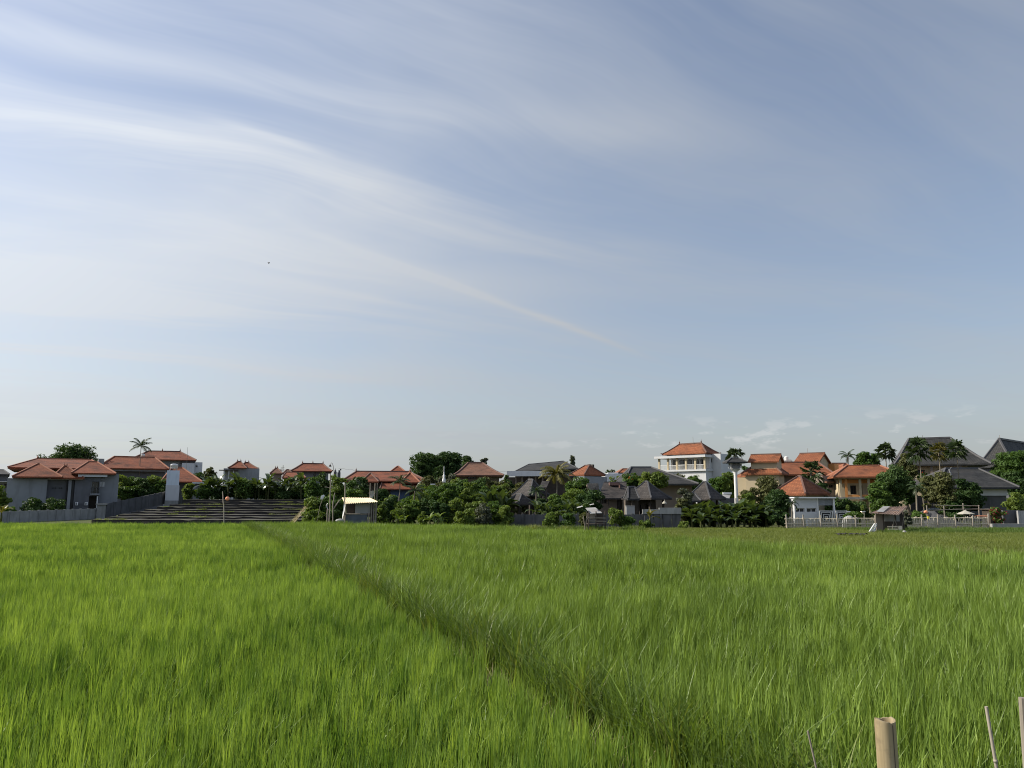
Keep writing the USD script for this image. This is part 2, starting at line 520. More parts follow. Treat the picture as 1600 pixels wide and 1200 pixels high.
def field(name, label, side, mat, h0, h1, lean, droop, wid, seed, far):
    rng = np.random.default_rng(seed)
    near = [blades(rng, 24, 0.05, h0, h1, wid, lean * (1 if k < 9 else 1.5 if side < 0 else 2.4), droop * (1 if k < 9 else 3.5), 4) for k in range(10)]
    farp = []
    for _ in range(6):
        V, F, k = [], [], 0
        for hx in np.arange(-0.40, 0.5, 0.2):
            for hy in np.arange(-0.40, 0.5, 0.2):
                hb = np.array([hx, hy]) + rng.uniform(-0.09, 0.09, 2)
                tall = float(np.clip(rng.normal(0.96, 0.095), 0.65, 1.3))
                bv, bf = blades(rng, 12, 0, h0 * tall, h1 * tall, wid * 1.5, lean, droop, 3, hb + rng.normal(0, 0.028, (12, 2)))
                V.append(bv), F.append(bf + k)
                k += len(bv)
        farp.append((np.vstack(V), np.vstack(F)))
    P = grid(rng, 0.135, 2.2, NEAR, side)
    Q = grid(rng, 0.62, NEAR + 0.3, 53.0, side)
    Q = Q[Q[:, 1] < far(Q[:, 0])]
    P3, Q3 = np.c_[P, np.zeros(len(P))], np.c_[Q, np.zeros(len(Q))]
    pos = np.vstack([P3, Q3])
    which = np.r_[rng.integers(0, 10, len(P)), 10 + rng.integers(0, 6, len(Q))]
    nz = meshkit.fbm(np.c_[pos[:, :2] * 0.35, np.full(len(pos), seed)], 3, seed)
    s = 0.80 + 0.38 * nz
    sc = np.stack([np.ones(len(pos)), np.ones(len(pos)), s * np.clip(rng.normal(1.0, np.where(np.arange(len(pos)) < len(P), 0.10, 0.05)), 0.6, 1.4)], 1)
    # leaning with the wind: only small turns, so that the lean of every clump points about the same way
    rot = rng.uniform(-0.7, 0.7, len(pos)) + np.where(rng.random(len(pos)) < 0.3, rng.uniform(-3, 3, len(pos)), 0)
    scatter(name, label, "rice", near + farp, pos, rot, sc, which, lambda i: mat)


field("rice_plants", "bright young green rice filling the field left of the grassy bund", -1, "rice_left", 0.48, 0.63, 0.075, 0.06, 0.0125, 11, far_left)
field("rice_plants", "taller olive green rice filling the field right of the grassy bund", 1, "rice_right", 0.53, 0.72, 0.095, 0.12, 0.0138, 12, far_right)


def bund():
    rng = np.random.default_rng(5)
    near = [blades(rng, 24, 0.10, 0.40, 0.85, 0.012, 0.22, 0.35, 5) for _ in range(6)] + [blades(rng, 16, 0.14, 0.10, 0.38, 0.010, 0.8, 0.9, 4) for _ in range(3)]
    P = []
    for y in np.arange(2.5, 47, 0.13):
        wide = 0.08 + 0.5 * meshkit.fbm(np.array([[y * 0.3, 3.3, 0.5]]), 3)[0] + (0.45 if 19 < y < 30 else 0)
        for k in range(int(2 + 5 * wide)):
            P.append((bund_x(y) + 0.20 + wide * 1.1 * rng.random() ** 0.8, y + rng.uniform(-0.1, 0.1), 0.12))
    wh = [int(rng.integers(0, 6)) for _ in P]
    for y in np.arange(2.5, 26, 0.12):                    # bent and dried leaves lying over the trodden edge
        P.append((bund_x(y) + rng.uniform(-0.14, 0.22), y, 0.10))
        wh.append(6 + int(rng.integers(0, 3)))
    P = np.array(P)
    sc = rng.uniform(0.6, 1.05, (len(P), 1)) * np.ones((1, 3))
    scatter("bund_grass", "dark rank grass growing along the bund between the two rice fields", "grass", near, P, rng.uniform(-3, 3, len(P)), sc, wh, lambda i: "straw" if i == 8 else "low_grass" if i > 5 or i == 0 else "rice_right" if i == 1 else "bund_grass")
    b = MB()
    ys = np.arange(1.0, 50, 0.5)
    prof = [(-0.16, 0.0), (-0.05, 0.13), (0.35, 0.14), (0.55, 0.0)]
    v = [(bund_x(y) + o + 0.04 * math.sin(y * 3.1), y, z) for y in ys for o, z in prof]
    q = [(j * 4 + i, j * 4 + i + 1, (j + 1) * 4 + i + 1, (j + 1) * 4 + i) for j in range(len(ys) - 1) for i in range(3)]
    b.add(v, q)
    solo("bund", b, "mud", "low earth bund running between the two rice fields", "bund", kind="structure", smooth=True)


bund()
# ------------------------------------------------------------------ more materials
def mat_tile(name, dark, light, gap=0.55, rows=9.0, cols=5.0, rough=0.75):
    n = {
        "tc": ("texture_coordinate", {}),
        "sp": ("separate_xyz", {}),
        "ad": ("math", dict(math_type="add")),
        "cx": ("combine_xyz", {}),
        "br": ("brick_texture", dict(scale=1.0, brick_width=0.24, row_height=0.13, mortar_size=0.018, mortar_smooth=0.6, color1=dark, color2=light, mortar=tuple(np.array(dark) * gap), bias=0.1)),
        "no": ("noise_texture", dict(scale=0.55, detail=6.0, roughness=0.65)),
        "r2": ("rgb_ramp", {"ramp": [(0.30, (0.30, 0.32, 0.34)), (0.47, (0.90, 0.90, 0.90)), (0.70, (1.25, 1.15, 1.05))]}),
        "mx": ("mix", dict(mix_type="multiply", fac=1.0)),
        "b": ("bump", dict(strength=0.7, distance=0.03, invert=True)),
        "p": ("principled_bsdf", dict(roughness=rough, specular_ior_level=0.25)),
    }
    L = [("tc.object", "sp.vector"), ("sp.x", "ad.value1"), ("sp.y", "ad.value2"), ("ad.value", "cx.x"), ("sp.z", "cx.y"), ("cx.vector", "br.vector"),
         ("tc.object", "no.vector"), ("no.fac", "r2.fac"), ("br.color", "mx.color1"), ("r2.color", "mx.color2"), ("mx.color", "p.base_color"), ("br.fac", "b.height"), ("b.normal", "p.normal")]
    usdkit.material(stage, "/World/Looks/" + name, n, L, surface="p.BSDF")


mat_tile("tile_red", (0.146, 0.043, 0.021), (0.208, 0.068, 0.032))
mat_tile("tile_orange", (0.1815, 0.0598, 0.0264), (0.2511, 0.0931, 0.0429))
mat_tile("tile_brown", (0.120, 0.060, 0.040), (0.176, 0.092, 0.062))
mat_tile("tile_slate", (0.027, 0.028, 0.030), (0.045, 0.047, 0.049), gap=0.7)
mat_tile("shingle", (0.037, 0.032, 0.031), (0.062, 0.055, 0.052), gap=0.7)
mat_plain("cap_red", (0.252, 0.112, 0.070), 0.7, 0.2)
mat_plain("cap_dark", (0.13, 0.075, 0.06), 0.7, 0.25)
mat_plain("cap_slate", (0.08, 0.08, 0.085), 0.6, 0.2)
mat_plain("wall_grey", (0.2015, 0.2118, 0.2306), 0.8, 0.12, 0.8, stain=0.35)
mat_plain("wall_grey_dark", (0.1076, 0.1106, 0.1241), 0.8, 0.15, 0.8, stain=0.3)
mat_plain("wall_white", (0.462, 0.469, 0.483), 0.75, 0.06, 0.8, stain=0.25, stain_col=(0.25, 0.25, 0.25))
mat_plain("wall_cream", (0.432, 0.360, 0.245), 0.8, 0.08, 0.8, stain=0.3, stain_col=(0.25, 0.2, 0.13))
mat_plain("wall_taupe", (0.162, 0.132, 0.108), 0.8, 0.12, 0.8, stain=0.3)
mat_plain("wall_orange", (0.589, 0.257, 0.081), 0.75, 0.1, 0.8, stain=0.2)
mat_plain("wall_blue", (0.05, 0.08, 0.14), 0.7, 0.2)
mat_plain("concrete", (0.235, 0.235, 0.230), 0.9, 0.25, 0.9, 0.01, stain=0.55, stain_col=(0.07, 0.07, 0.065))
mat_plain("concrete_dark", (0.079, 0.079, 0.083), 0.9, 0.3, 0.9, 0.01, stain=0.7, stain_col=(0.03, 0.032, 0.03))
mat_plain("paint_white", (0.577, 0.577, 0.569), 0.55, 0.06, stain=0.2, stain_col=(0.35, 0.33, 0.3))
mat_plain("dark_wood", (0.045, 0.035, 0.028), 0.7, 0.35, 3.0)
mat_plain("grey_wood", (0.20, 0.175, 0.145), 0.8, 0.35, 3.0)
mat_plain("wall_pale", (0.5090, 0.5616, 0.6142), 0.8, 0.08, 0.8, stain=0.25)
mat_plain("bamboo_pale", (0.50, 0.44, 0.34), 0.6, 0.3, 2.5)
mat_plain("bamboo_grey", (0.27, 0.24, 0.20), 0.75, 0.35, 2.5)
mat_plain("bark", (0.10, 0.08, 0.06), 0.9, 0.35, 4.0, 0.02)
mat_plain("palm_bark", (0.176, 0.152, 0.120), 0.9, 0.3, 3.0, 0.02)
mat_plain("dark_glass", (0.018, 0.020, 0.024), 0.12, 0.2, spec=0.6)
mat_plain("black_metal", (0.02, 0.02, 0.022), 0.45, 0.2)
mat_plain("steel", (0.55, 0.55, 0.54), 0.3, 0.15, metallic=0.9)
mat_plain("tin_yellow", (0.630, 0.522, 0.324), 0.5, 0.12, 1.2, stain=0.3, stain_col=(0.4, 0.25, 0.12))
mat_plain("tin_grey", (0.255, 0.255, 0.255), 0.5, 0.2, 1.2, stain=0.5, stain_col=(0.16, 0.12, 0.09))
mat_plain("tin_rust", (0.30, 0.20, 0.145), 0.7, 0.35, 1.2, stain=0.5, stain_col=(0.16, 0.13, 0.11))
mat_plain("tarp_blue", (0.075, 0.090, 0.110), 0.5, 0.25, 2.0)
mat_plain("cloth_orange", (0.75, 0.30, 0.17), 0.8, 0.15)
mat_plain("cloth_white", (0.576, 0.576, 0.560), 0.85, 0.1)
mat_plain("parasol_cloth", (0.3150, 0.3000, 0.2550), 0.85, 0.12)
mat_plain("plastic_yellow", (0.55, 0.50, 0.06), 0.5, 0.1)
mat_plain("soil_dark", (0.022, 0.020, 0.019), 0.85, 0.4, 1.2, 0.03)
mat_plain("terrace_top", (0.062, 0.060, 0.042), 0.9, 0.4, 0.7, 0.03)
mat_plain("hay", (0.30, 0.25, 0.16), 0.9, 0.3, 3.0, 0.04)
mat_leaf("leaf_deep", (0.0236, 0.0506, 0.0169), (0.0844, 0.1384, 0.0371), trans=0.2, spec=0.12, rough=0.5, patch=0.45, patch_scale=0.9)
mat_leaf("leaf_mid", (0.0363, 0.0778, 0.0194), (0.1270, 0.1931, 0.0441), trans=0.3, spec=0.12, rough=0.5, patch=0.45, patch_scale=0.9)
mat_leaf("leaf_light", (0.0655, 0.1127, 0.0242), (0.2047, 0.2507, 0.0598), trans=0.32, spec=0.12, rough=0.5, patch=0.45, patch_scale=0.9)
mat_leaf("leaf_olive", (0.0575, 0.069, 0.0253), (0.1552, 0.1552, 0.0633), trans=0.22, spec=0.12, rough=0.5, patch=0.45, patch_scale=0.9)
mat_leaf("leaf_grey", (0.06, 0.07, 0.05), (0.15, 0.165, 0.12), trans=0.2, spec=0.12, rough=0.5, patch=0.45, patch_scale=0.9)
mat_leaf("leaf_banana", (0.035, 0.060, 0.020), (0.120, 0.150, 0.060), trans=0.3, rough=0.32, spec=0.4, patch_scale=0.4)
mat_leaf("frond_green", (0.022, 0.042, 0.014), (0.070, 0.098, 0.030), trans=0.2, patch_scale=0.4)
mat_leaf("frond_yellow", (0.085, 0.085, 0.022), (0.210, 0.180, 0.060), trans=0.25, patch_scale=0.4)
mat_leaf("slats", (0.38, 0.34, 0.27), (0.74, 0.68, 0.56), trans=0.02, patch=0.35, patch_scale=1.2, tr_tint=(1, 1, 1))
mat_leaf("flower_pink", (0.25, 0.010, 0.040), (0.50, 0.030, 0.080), trans=0.3, tr_tint=(1.2, 0.6, 0.7))
mat_leaf("flower_orange", (0.45, 0.05, 0.015), (0.65, 0.14, 0.02), trans=0.3, tr_tint=(1.2, 0.8, 0.6))


def mat_bamboo_post():
    n = {
        "tc": ("texture_coordinate", {}),
        "mp": ("mapping", {"scale": (22.0, 22.0, 1.2)}),
        "no": ("noise_texture", dict(scale=1.6, detail=6.0, roughness=0.6)),
        "ra": ("rgb_ramp", {"ramp": [(0.25, (0.165, 0.125, 0.070)), (0.5, (0.270, 0.215, 0.130)), (0.8, (0.350, 0.290, 0.190))]}),
        "n2": ("noise_texture", dict(scale=9.0, detail=5.0, roughness=0.7)),
        "r2": ("map_range", {"from_min": 0.50, "from_max": 0.70, "to_min": 0.0, "to_max": 0.7, "clamp": True}),
        "mx": ("mix", {"color2": (0.09, 0.07, 0.05)}),
        "b": ("bump", dict(strength=0.25, distance=0.004)),
        "p": ("principled_bsdf", dict(roughness=0.5, specular_ior_level=0.35)),
    }
    L = [("tc.object", "mp.vector"), ("mp.vector", "no.vector"), ("no.fac", "ra.fac"), ("tc.object", "n2.vector"), ("n2.fac", "r2.value"), ("r2.result", "mx.fac"),
         ("ra.color", "mx.color1"), ("mx.color", "p.base_color"), ("no.fac", "b.height"), ("b.normal", "p.normal")]
    usdkit.material(stage, "/World/Looks/bamboo_post", n, L, surface="p.BSDF")


mat_bamboo_post()


# ------------------------------------------------------------------ building kit
class Site:
    """A thing's own axes: turns photo pixels at its depth into its local metres (for things that face the camera)."""

    def __init__(self, name, label, cat, px, Y, rotz=None, z0=0.0, group=None):
        self.Y, self.cx, self.z0 = Y, XP(px, Y), z0
        self.a0 = math.atan2(self.cx, Y) if rotz is None and px < 790 else 0.0     # things on the left stand square to the field's corner
        self.R = Y / math.cos(self.a0)
        rotz = rotz if rotz is not None else -self.a0
        self.path = thing(name, label, cat, (self.cx, Y, z0), rotz, group)

    def x(self, px, dy=0.0):
        if self.a0:
            return (self.R + dy) * math.tan(math.atan((px - 800.0) / 1208.0) - self.a0)
        return XP(px, self.Y + dy) - self.cx

    def z(self, py, dy=0.0):
        return ZP(py, self.Y + dy * math.cos(self.a0)) - self.z0

    def part(self, name, mb, mat, under=None, **k):
        return part(name, mb, mat, under or self.path, **k)


def hip_roof(x0, x1, y0, y1, ze, zr, r0, r1, along="x", flare=1.0, th=0.16, rings=1, lift=0.0):
    """A closed hip roof: eave rectangle, ridge from r0 to r1 along x or y. flare > 1 sweeps the slopes up like a pagoda's; lift raises the corners."""
    def ring(t, dz=0.0):
        if along == "x":
            ym = (y0 + y1) / 2
            top = [(r0, ym), (r1, ym), (r1, ym), (r0, ym)]
        else:
            xm = (x0 + x1) / 2
            top = [(xm, r0), (xm, r0), (xm, r1), (xm, r1)]
        low = [(x0, y0), (x1, y0), (x1, y1), (x0, y1)]
        z = ze + (zr - ze) * t ** flare + dz
        return [(a[0] + (b[0] - a[0]) * t, a[1] + (b[1] - a[1]) * t, z + (lift if t == 0 else 0)) for a, b in zip(low, top)]
    ts = np.linspace(0, 1, rings + 1)
    v = ring(0, -th)
    for t in ts:
        v += ring(t)
    f = [(3, 2, 1, 0)]
    for k in range(rings + 1):
        a = 4 * k
        f += [(a + i, a + (i + 1) % 4, a + 4 + (i + 1) % 4, a + 4 + i) for i in range(4)]
    hips = [[ring(t)[i] for t in ts] for i in range(4)]
    ridge = (ring(1)[0], ring(1)[1] if along == "x" else ring(1)[2])
    mb = MB().add(v, f)
    return mb, hips, ridge


def put_roof(site, roof, mat, cap="cap_red", capr=0.09, finials=(), under=None, corner=0.0, label=None):
    """The roof as a part; its ridge caps and finials as sub-parts."""
    mb, hips, ridge = roof
    p = site.part("roof", mb, mat, label=label)
    for h in hips:
        h = [np.array(q) + (0, 0, capr * 0.4) for q in h]
        if corner:                                        # upturned corner ornament
            d = h[0] - h[1]
            d = d / np.linalg.norm(d)
            h = [h[0] + d * 0.25 + (0, 0, corner)] + h
        part("ridge_cap", MB().tube(h, capr, 4), cap, p)
    a, b = np.array(ridge[0]), np.array(ridge[1])
    if np.linalg.norm(a - b) > 0.15:
        part("ridge_cap", MB().tube([a + (0, 0, capr * 0.5), b + (0, 0, capr * 0.5)], capr * 1.15, 4), cap, p)
    for t in finials:
        q = a + (b - a) * t
        s = capr / 0.14
        part("finial", MB().lathe([(0.16 * s, 0), (0.20 * s, 0.12 * s), (0.10 * s, 0.22 * s), (0.15 * s, 0.36 * s), (0.05 * s, 0.52 * s), (0.0, 0.85 * s)], q, 6), cap, p)
    return p


def gable_roof(x0, x1, y0, y1, ze, zr, th=0.14):
    """Two slopes with the ridge along x."""
    ym = (y0 + y1) / 2
    poly = [(y0, ze), (ym, zr), (y1, ze), (y1, ze - th), (ym, zr - th), (y0, ze - th)]
    v = [(x, y, z) for x in (x0, x1) for y, z in poly]
    f3 = []
    for i in range(6):
        j = (i + 1) % 6
        f3 += [(i, j, 6 + j), (i, 6 + j, 6 + i)]
    for a in (0, 6):
        f3 += [(a, a + 1, a + 4), (a, a + 4, a + 5), (a + 1, a + 2, a + 3), (a + 1, a + 3, a + 4)]
    return MB().add(v, f3), [[(x0, ym, zr)], ], ((x0, ym, zr), (x1, ym, zr))


def put_gable(site, roof, mat, cap="cap_red", capr=0.08, label=None):
    mb, _, (a, b) = roof
    p = site.part("roof", mb, mat, label=label)
    part("ridge_cap", MB().tube([np.array(a) + (0, 0, capr * .5), np.array(b) + (0, 0, capr * .5)], capr, 4), cap, p)
    return p


def gable_wall(mb, x0, x1, y0, y1, z0, ze, zr):
    """A house body with gable ends at x0 and x1."""
    ym = (y0 + y1) / 2
    poly = [(y0, z0), (y1, z0), (y1, ze), (ym, zr), (y0, ze)]
    v = [(x, y, z) for x in (x0, x1) for y, z in poly]
    f = []
    for a in (0, 5):
        f += [(a, a + 1, a + 2), (a, a + 2, a + 4), (a + 2, a + 3, a + 4)]
    for i in range(5):
        j = (i + 1) % 5
        f += [(i, j, 5 + j), (i, 5 + j, 5 + i)]
    return mb.add(v, f)


def body(mb, x0, x1, y0, y1, z0, z1, holes=(), depth=0.35):
    """A house body whose front (at y0) has real openings: holes are (xa, xb, za, zb)."""
    if not holes:
        return mb.box(x0, x1, y0, y1, z0, z1)
    xs = sorted({x0, x1, *[h[0] for h in holes], *[h[1] for h in holes]})
    zs = sorted({z0, z1, *[h[2] for h in holes], *[h[3] for h in holes]})
    for xa, xb in zip(xs, xs[1:]):
        for za, zb in zip(zs, zs[1:]):
            cx, cz = (xa + xb) / 2, (za + zb) / 2
            if not any(h[0] < cx < h[1] and h[2] < cz < h[3] for h in holes):
                mb.box(xa, xb, y0, y0 + depth, za, zb)
    return mb.box(x0, x1, y0 + depth, y1, z0, z1)


def window(site, xa, xb, za, zb, y0, frame="dark_wood", pane="dark_glass", depth=0.35, bars=1, w=0.07):
    """A framed pane that sits back in its opening."""
    m = MB()
    y = y0 + depth * 0.45
    m.box(xa, xa + w, y, y + 0.08, za, zb).box(xb - w, xb, y, y + 0.08, za, zb)
    m.box(xa + w, xb - w, y, y + 0.08, za, za + w).box(xa + w, xb - w, y, y + 0.08, zb - w, zb)
    for k in range(bars):
        c = xa + (xb - xa) * (k + 1) / (bars + 1)
        m.box(c - w / 2, c + w / 2, y + 0.004, y + 0.076, za + w, zb - w)
    p = site.part("window", m, frame)
    part("pane", MB().box(xa + w, xb - w, y + 0.085, y + 0.10, za + w, zb - w), pane, p)
    return p


def water_tank(name, label, px, py0, py1, Y, w_px, mat="steel"):
    """An upright drum with a domed lid on a short frame."""
    r = w_px / 2 * Y / 1206.0
    s = Site(name, label, "water tank", px, Y, z0=ZP(py1, Y))
    h = s.z(py0)
    s.part("drum", MB().lathe([(0, 0), (r, 0), (r * 1.03, h * 0.25), (r, h * 0.27), (r * 1.03, h * 0.5), (r, h * 0.52), (r * 1.03, h * 0.75), (r, h * 0.8)], sides=14), mat, smooth=40)
    s.part("lid", MB().lathe([(r, h * 0.8), (r * 0.8, h * 0.93), (r * 0.3, h), (0, h)], sides=14), mat, smooth=40)
    return s


# ------------------------------------------------------------------ plants
def leaf_cloud(rng, blobs, n, size):
    """n leaf-sized quads spread through blobs (centre, radii), denser towards their outside."""
    w = np.array([r[0] * r[1] + r[0] * r[2] for _, r in blobs])
    k = rng.choice(len(blobs), n, p=w / w.sum())
    C = np.array([b[0] for b in blobs])[k]
    R = np.array([b[1] for b in blobs])[k]
    d = rng.normal(size=(n, 3))
    d /= np.linalg.norm(d, axis=1, keepdims=True)
    rad = rng.uniform(0.55, 1.08, (n, 1)) ** 0.7
    p = C + R * d * rad
    nr = d + rng.normal(scale=0.75, size=(n, 3)) + (0, 0, 0.35)
    nr /= np.linalg.norm(nr, axis=1, keepdims=True)
    a = np.cross(nr, rng.normal(size=(n, 3)))
    a /= np.linalg.norm(a, axis=1, keepdims=True)
    b = np.cross(nr, a)
    s = size * rng.uniform(0.6, 1.3, (n, 1))
    v = np.stack([p - a * s, p - b * s * 0.5 + nr * s * 0.12, p + a * s, p + b * s * 0.5 + nr * s * 0.12], 1).reshape(-1, 3)
    i = np.arange(n)[:, None] * 4
    return v, np.vstack([i + [0, 1, 2], i + [0, 2, 3]])


def tree(name, label, px, ptop, hw, Y, low=0.25, mat="leaf_mid", cat="tree", z0=0.0, lean=0.0, leaf=None, dens=1.0, seed=None, group=None, nb=None, bark="bark", depth=1.0, trunk_w=1.0, extra=None, rough=0.75):
    """A tree: tapered trunk with limbs, and a crown of many small twig clusters with an uneven outline, between low * height and the top."""
    seed = seed if seed is not None else int(px * 7 + ptop * 13)
    rng = np.random.default_rng(seed)
    s = Site(name, label, cat, px, Y, rotz=0.0, z0=z0, group=group)
    H = s.z(ptop)
    rx = hw * Y / 1206.0 * 1.12
    zb = H * low
    rz = (H - zb) / 2
    c = np.array([lean * H, 0, zb + rz])
    ext = np.array([rx, rx * depth, rz])
    big = max(rx, rz)
    n_cl = int(np.clip(46 * (rx * rz) ** 0.8, 26, 190) * min(1.0, 0.4 + 0.6 * dens))
    d = rng.normal(size=(n_cl, 3))
    d /= np.linalg.norm(d, axis=1, keepdims=True)
    out = 1.0 + rough * (meshkit.fbm(d * 1.5 + seed % 97, 3, seed % 13) - 0.5) * 1.5
    f = rng.uniform(0, 1, (n_cl, 1)) ** 0.42 * out[:, None]
    p = c + ext * d * f * 0.86
    cr = min(rx, rz) * rng.uniform(0.17, 0.36, n_cl) * (0.8 if n_cl > 100 else 1.0) + 0.05
    over = p[:, 2] + cr - H
    p[:, 2] -= np.maximum(over, 0) * 0.9
    if low < 0.12:
        p[:, 2] = np.maximum(p[:, 2], cr * 0.5)
    radii = np.stack([cr * rng.uniform(0.9, 1.5, n_cl), cr * rng.uniform(0.9, 1.5, n_cl), cr * rng.uniform(0.55, 0.9, n_cl)], 1)
    blobs = list(zip(p, radii))
    area = 3.14 * hw * (rz / Y * 1206.0)
    n = int(np.clip(area * 4.2 * dens, 900, 12000))
    leaf = leaf or max(0.09, 2.0 * Y / 1206.0)
    v, fc = leaf_cloud(rng, blobs, n, leaf)
    v[:, 2] = np.maximum(v[:, 2], 0.02)
    t = MB()
    r0 = max(0.05, 0.03 * H + 0.02) * trunk_w
    pts = [np.array([0, 0, -0.1]), np.array([lean * H * 0.3 + rng.normal(0, .03 * H), rng.normal(0, .02 * H), H * max(low, 0.15) * 0.6]), np.array([lean * H * 0.6, 0, max(zb, 0.2 * H)]), c + (0, 0, rz * 0.4)]
    t.tube(pts, [r0, r0 * 0.8, r0 * 0.65, r0 * 0.2], 7)
    for k in rng.choice(n_cl, min(n_cl, 10), replace=False):
        q = pts[2] + (pts[3] - pts[2]) * rng.uniform(0, 0.6)
        t.tube([q, (q + p[k]) / 2 + (0, 0, 0.08 * rz), p[k]], [r0 * 0.40, r0 * 0.26, r0 * 0.08], 5)
    s.part("trunk", t, bark, smooth=True)
    crn = s.part("crown", (v, fc), mat)
    if extra:                                             # (material, count, size, name): blossoms over the crown
        ev, ef = leaf_cloud(rng, [(a, b * 1.15) for a, b in blobs], extra[1], extra[2])
        part(extra[3], (ev, ef), extra[0], crn)
    return s


def ribbon(pts, widths, up=(0, 0, 1), fold=0.25):
    """A leaf blade along pts: two halves folded along the midrib."""
    p = np.asarray(pts, float)
    t = np.gradient(p, axis=0)
    t /= np.linalg.norm(t, axis=1, keepdims=True) + 1e-9
    s = np.cross(t, np.broadcast_to(up, t.shape))
    ln = np.linalg.norm(s, axis=1, keepdims=True)
    s = np.where(ln > 0.05, s / np.maximum(ln, 1e-6), np.array([1.0, 0, 0]))
    nrm = np.cross(s, t)
    w = np.asarray(widths)[:, None] / 2
    v = np.stack([p - s * w + nrm * w * fold, p, p + s * w + nrm * w * fold], 1).reshape(-1, 3)
    f = []
    for i in range(len(p) - 1):
        a = 3 * i
        f += [(a, a + 1, a + 4), (a, a + 4, a + 3), (a + 1, a + 2, a + 5), (a + 1, a + 5, a + 4)]
    return v, np.array(f)


def make_banana(label, loc, H, seed, mat="leaf_banana", nl=8, cat="banana plant", name="banana_plant", group=None, wl=1.0, stem=0.50):
    rng = np.random.default_rng(seed)
    p = thing(name, label, cat, loc, rng.uniform(0, 6.28), group)
    hs = H * stem
    part("stem", MB().tube([(0, 0, -0.05), (0.03, 0.02, hs * 0.6), (0.05, 0, hs)], [0.10, 0.085, 0.05], 7), "leaf_olive", p, smooth=True)
    for i in range(nl):
        a = i * 2.4 + rng.uniform(-0.4, 0.4)
        L = H * rng.uniform(0.50, 0.66)
        el = rng.uniform(0.95, 1.5) if i < nl * 0.6 else rng.uniform(0.35, 0.8)
        bend = rng.uniform(0.7, 1.7) if i < nl * 0.6 else rng.uniform(1.2, 2.0)
        t = np.linspace(0, 1, 8)
        th = el - bend * t ** 1.6
        step = L / 7
        q = np.zeros((8, 3))
        q[0] = (0.04, 0, hs * 0.96)
        for k in range(1, 8):
            q[k] = q[k - 1] + step * np.array([math.cos(a) * math.cos(th[k]), math.sin(a) * math.cos(th[k]), math.sin(th[k])])
        w = np.array([0.04, 0.14, 0.52, 0.62, 0.64, 0.58, 0.40, 0.03]) * H / 3.2 * rng.uniform(0.85, 1.15) * wl
        w *= np.where(rng.random(8) < 0.25, 0.75, 1.0)
        part("leaf", ribbon(q, w, fold=rng.uniform(0.1, 0.5)), mat, p)
    return p


def coconut_frond(rng, a, el, L, droop, leaflet=0.5):
    n = 11
    t = np.linspace(0, 1, n)
    th = el - droop * t ** 1.5
    q = np.zeros((n, 3))
    for k in range(1, n):
        q[k] = q[k - 1] + L / (n - 1) * np.array([math.cos(a) * math.cos(th[k]), math.sin(a) * math.cos(th[k]), math.sin(th[k])])
    m = MB().tube(q, np.linspace(0.035, 0.008, n) * L / 3, 3, cap=False)
    s = np.array([-math.sin(a), math.cos(a), 0])
    V, F, k = [], [], 0
    for i in range(26):
        u = 0.12 + 0.88 * i / 26
        x = u * (n - 1)
        j = min(int(x), n - 2)
        b = q[j] + (q[j + 1] - q[j]) * (x - j)
        tg = (q[j + 1] - q[j]) / np.linalg.norm(q[j + 1] - q[j])
        ll = leaflet * L / 3 * (math.sin(math.pi * min(1, 0.25 + u * 0.72)) ** 0.7) * rng.uniform(0.85, 1.1)
        for sg in (-1, 1):
            tip = b + sg * s * ll * 0.75 + tg * ll * 0.5 + (0, 0, -ll * rng.uniform(0.35, 0.75))
            ww = tg * 0.05 * L / 3 * 1.3
            V += [b - ww, b + ww, tip]
            F.append((k, k + 1, k + 2))
            k += 3
    m.add(V, F)
    return m


def coconut_palm(label, px, pcrown, Y, L, nf=15, mat="frond_green", z0=0.0, seed=1, lean=0.05, name="coconut_palm", trunk_r=0.14, droop=(1.3, 2.0), leaflet=0.55, group=None):
    rng = np.random.default_rng(seed)
    s = Site(name, label, "palm tree", px, Y, z0=z0, group=group)
    H = s.z(pcrown)
    t = np.linspace(0, 1, 8)
    tr = np.stack([-lean * H * (1 - t) ** 1.6, 0 * t, H * t], 1)
    s.part("trunk", MB().tube(tr, np.linspace(trunk_r, trunk_r * 0.65, 8), 8), "palm_bark", smooth=True)
    for i in range(nf):
        a = i * 2.399 + rng.uniform(-0.25, 0.25)
        u = i / nf
        el = 1.35 - 1.5 * u + rng.uniform(-0.1, 0.1)
        s.part("frond", coconut_frond(rng, a, el, L * rng.uniform(0.85, 1.1), rng.uniform(*droop), leaflet).move(tr[-1]), mat)
    return s


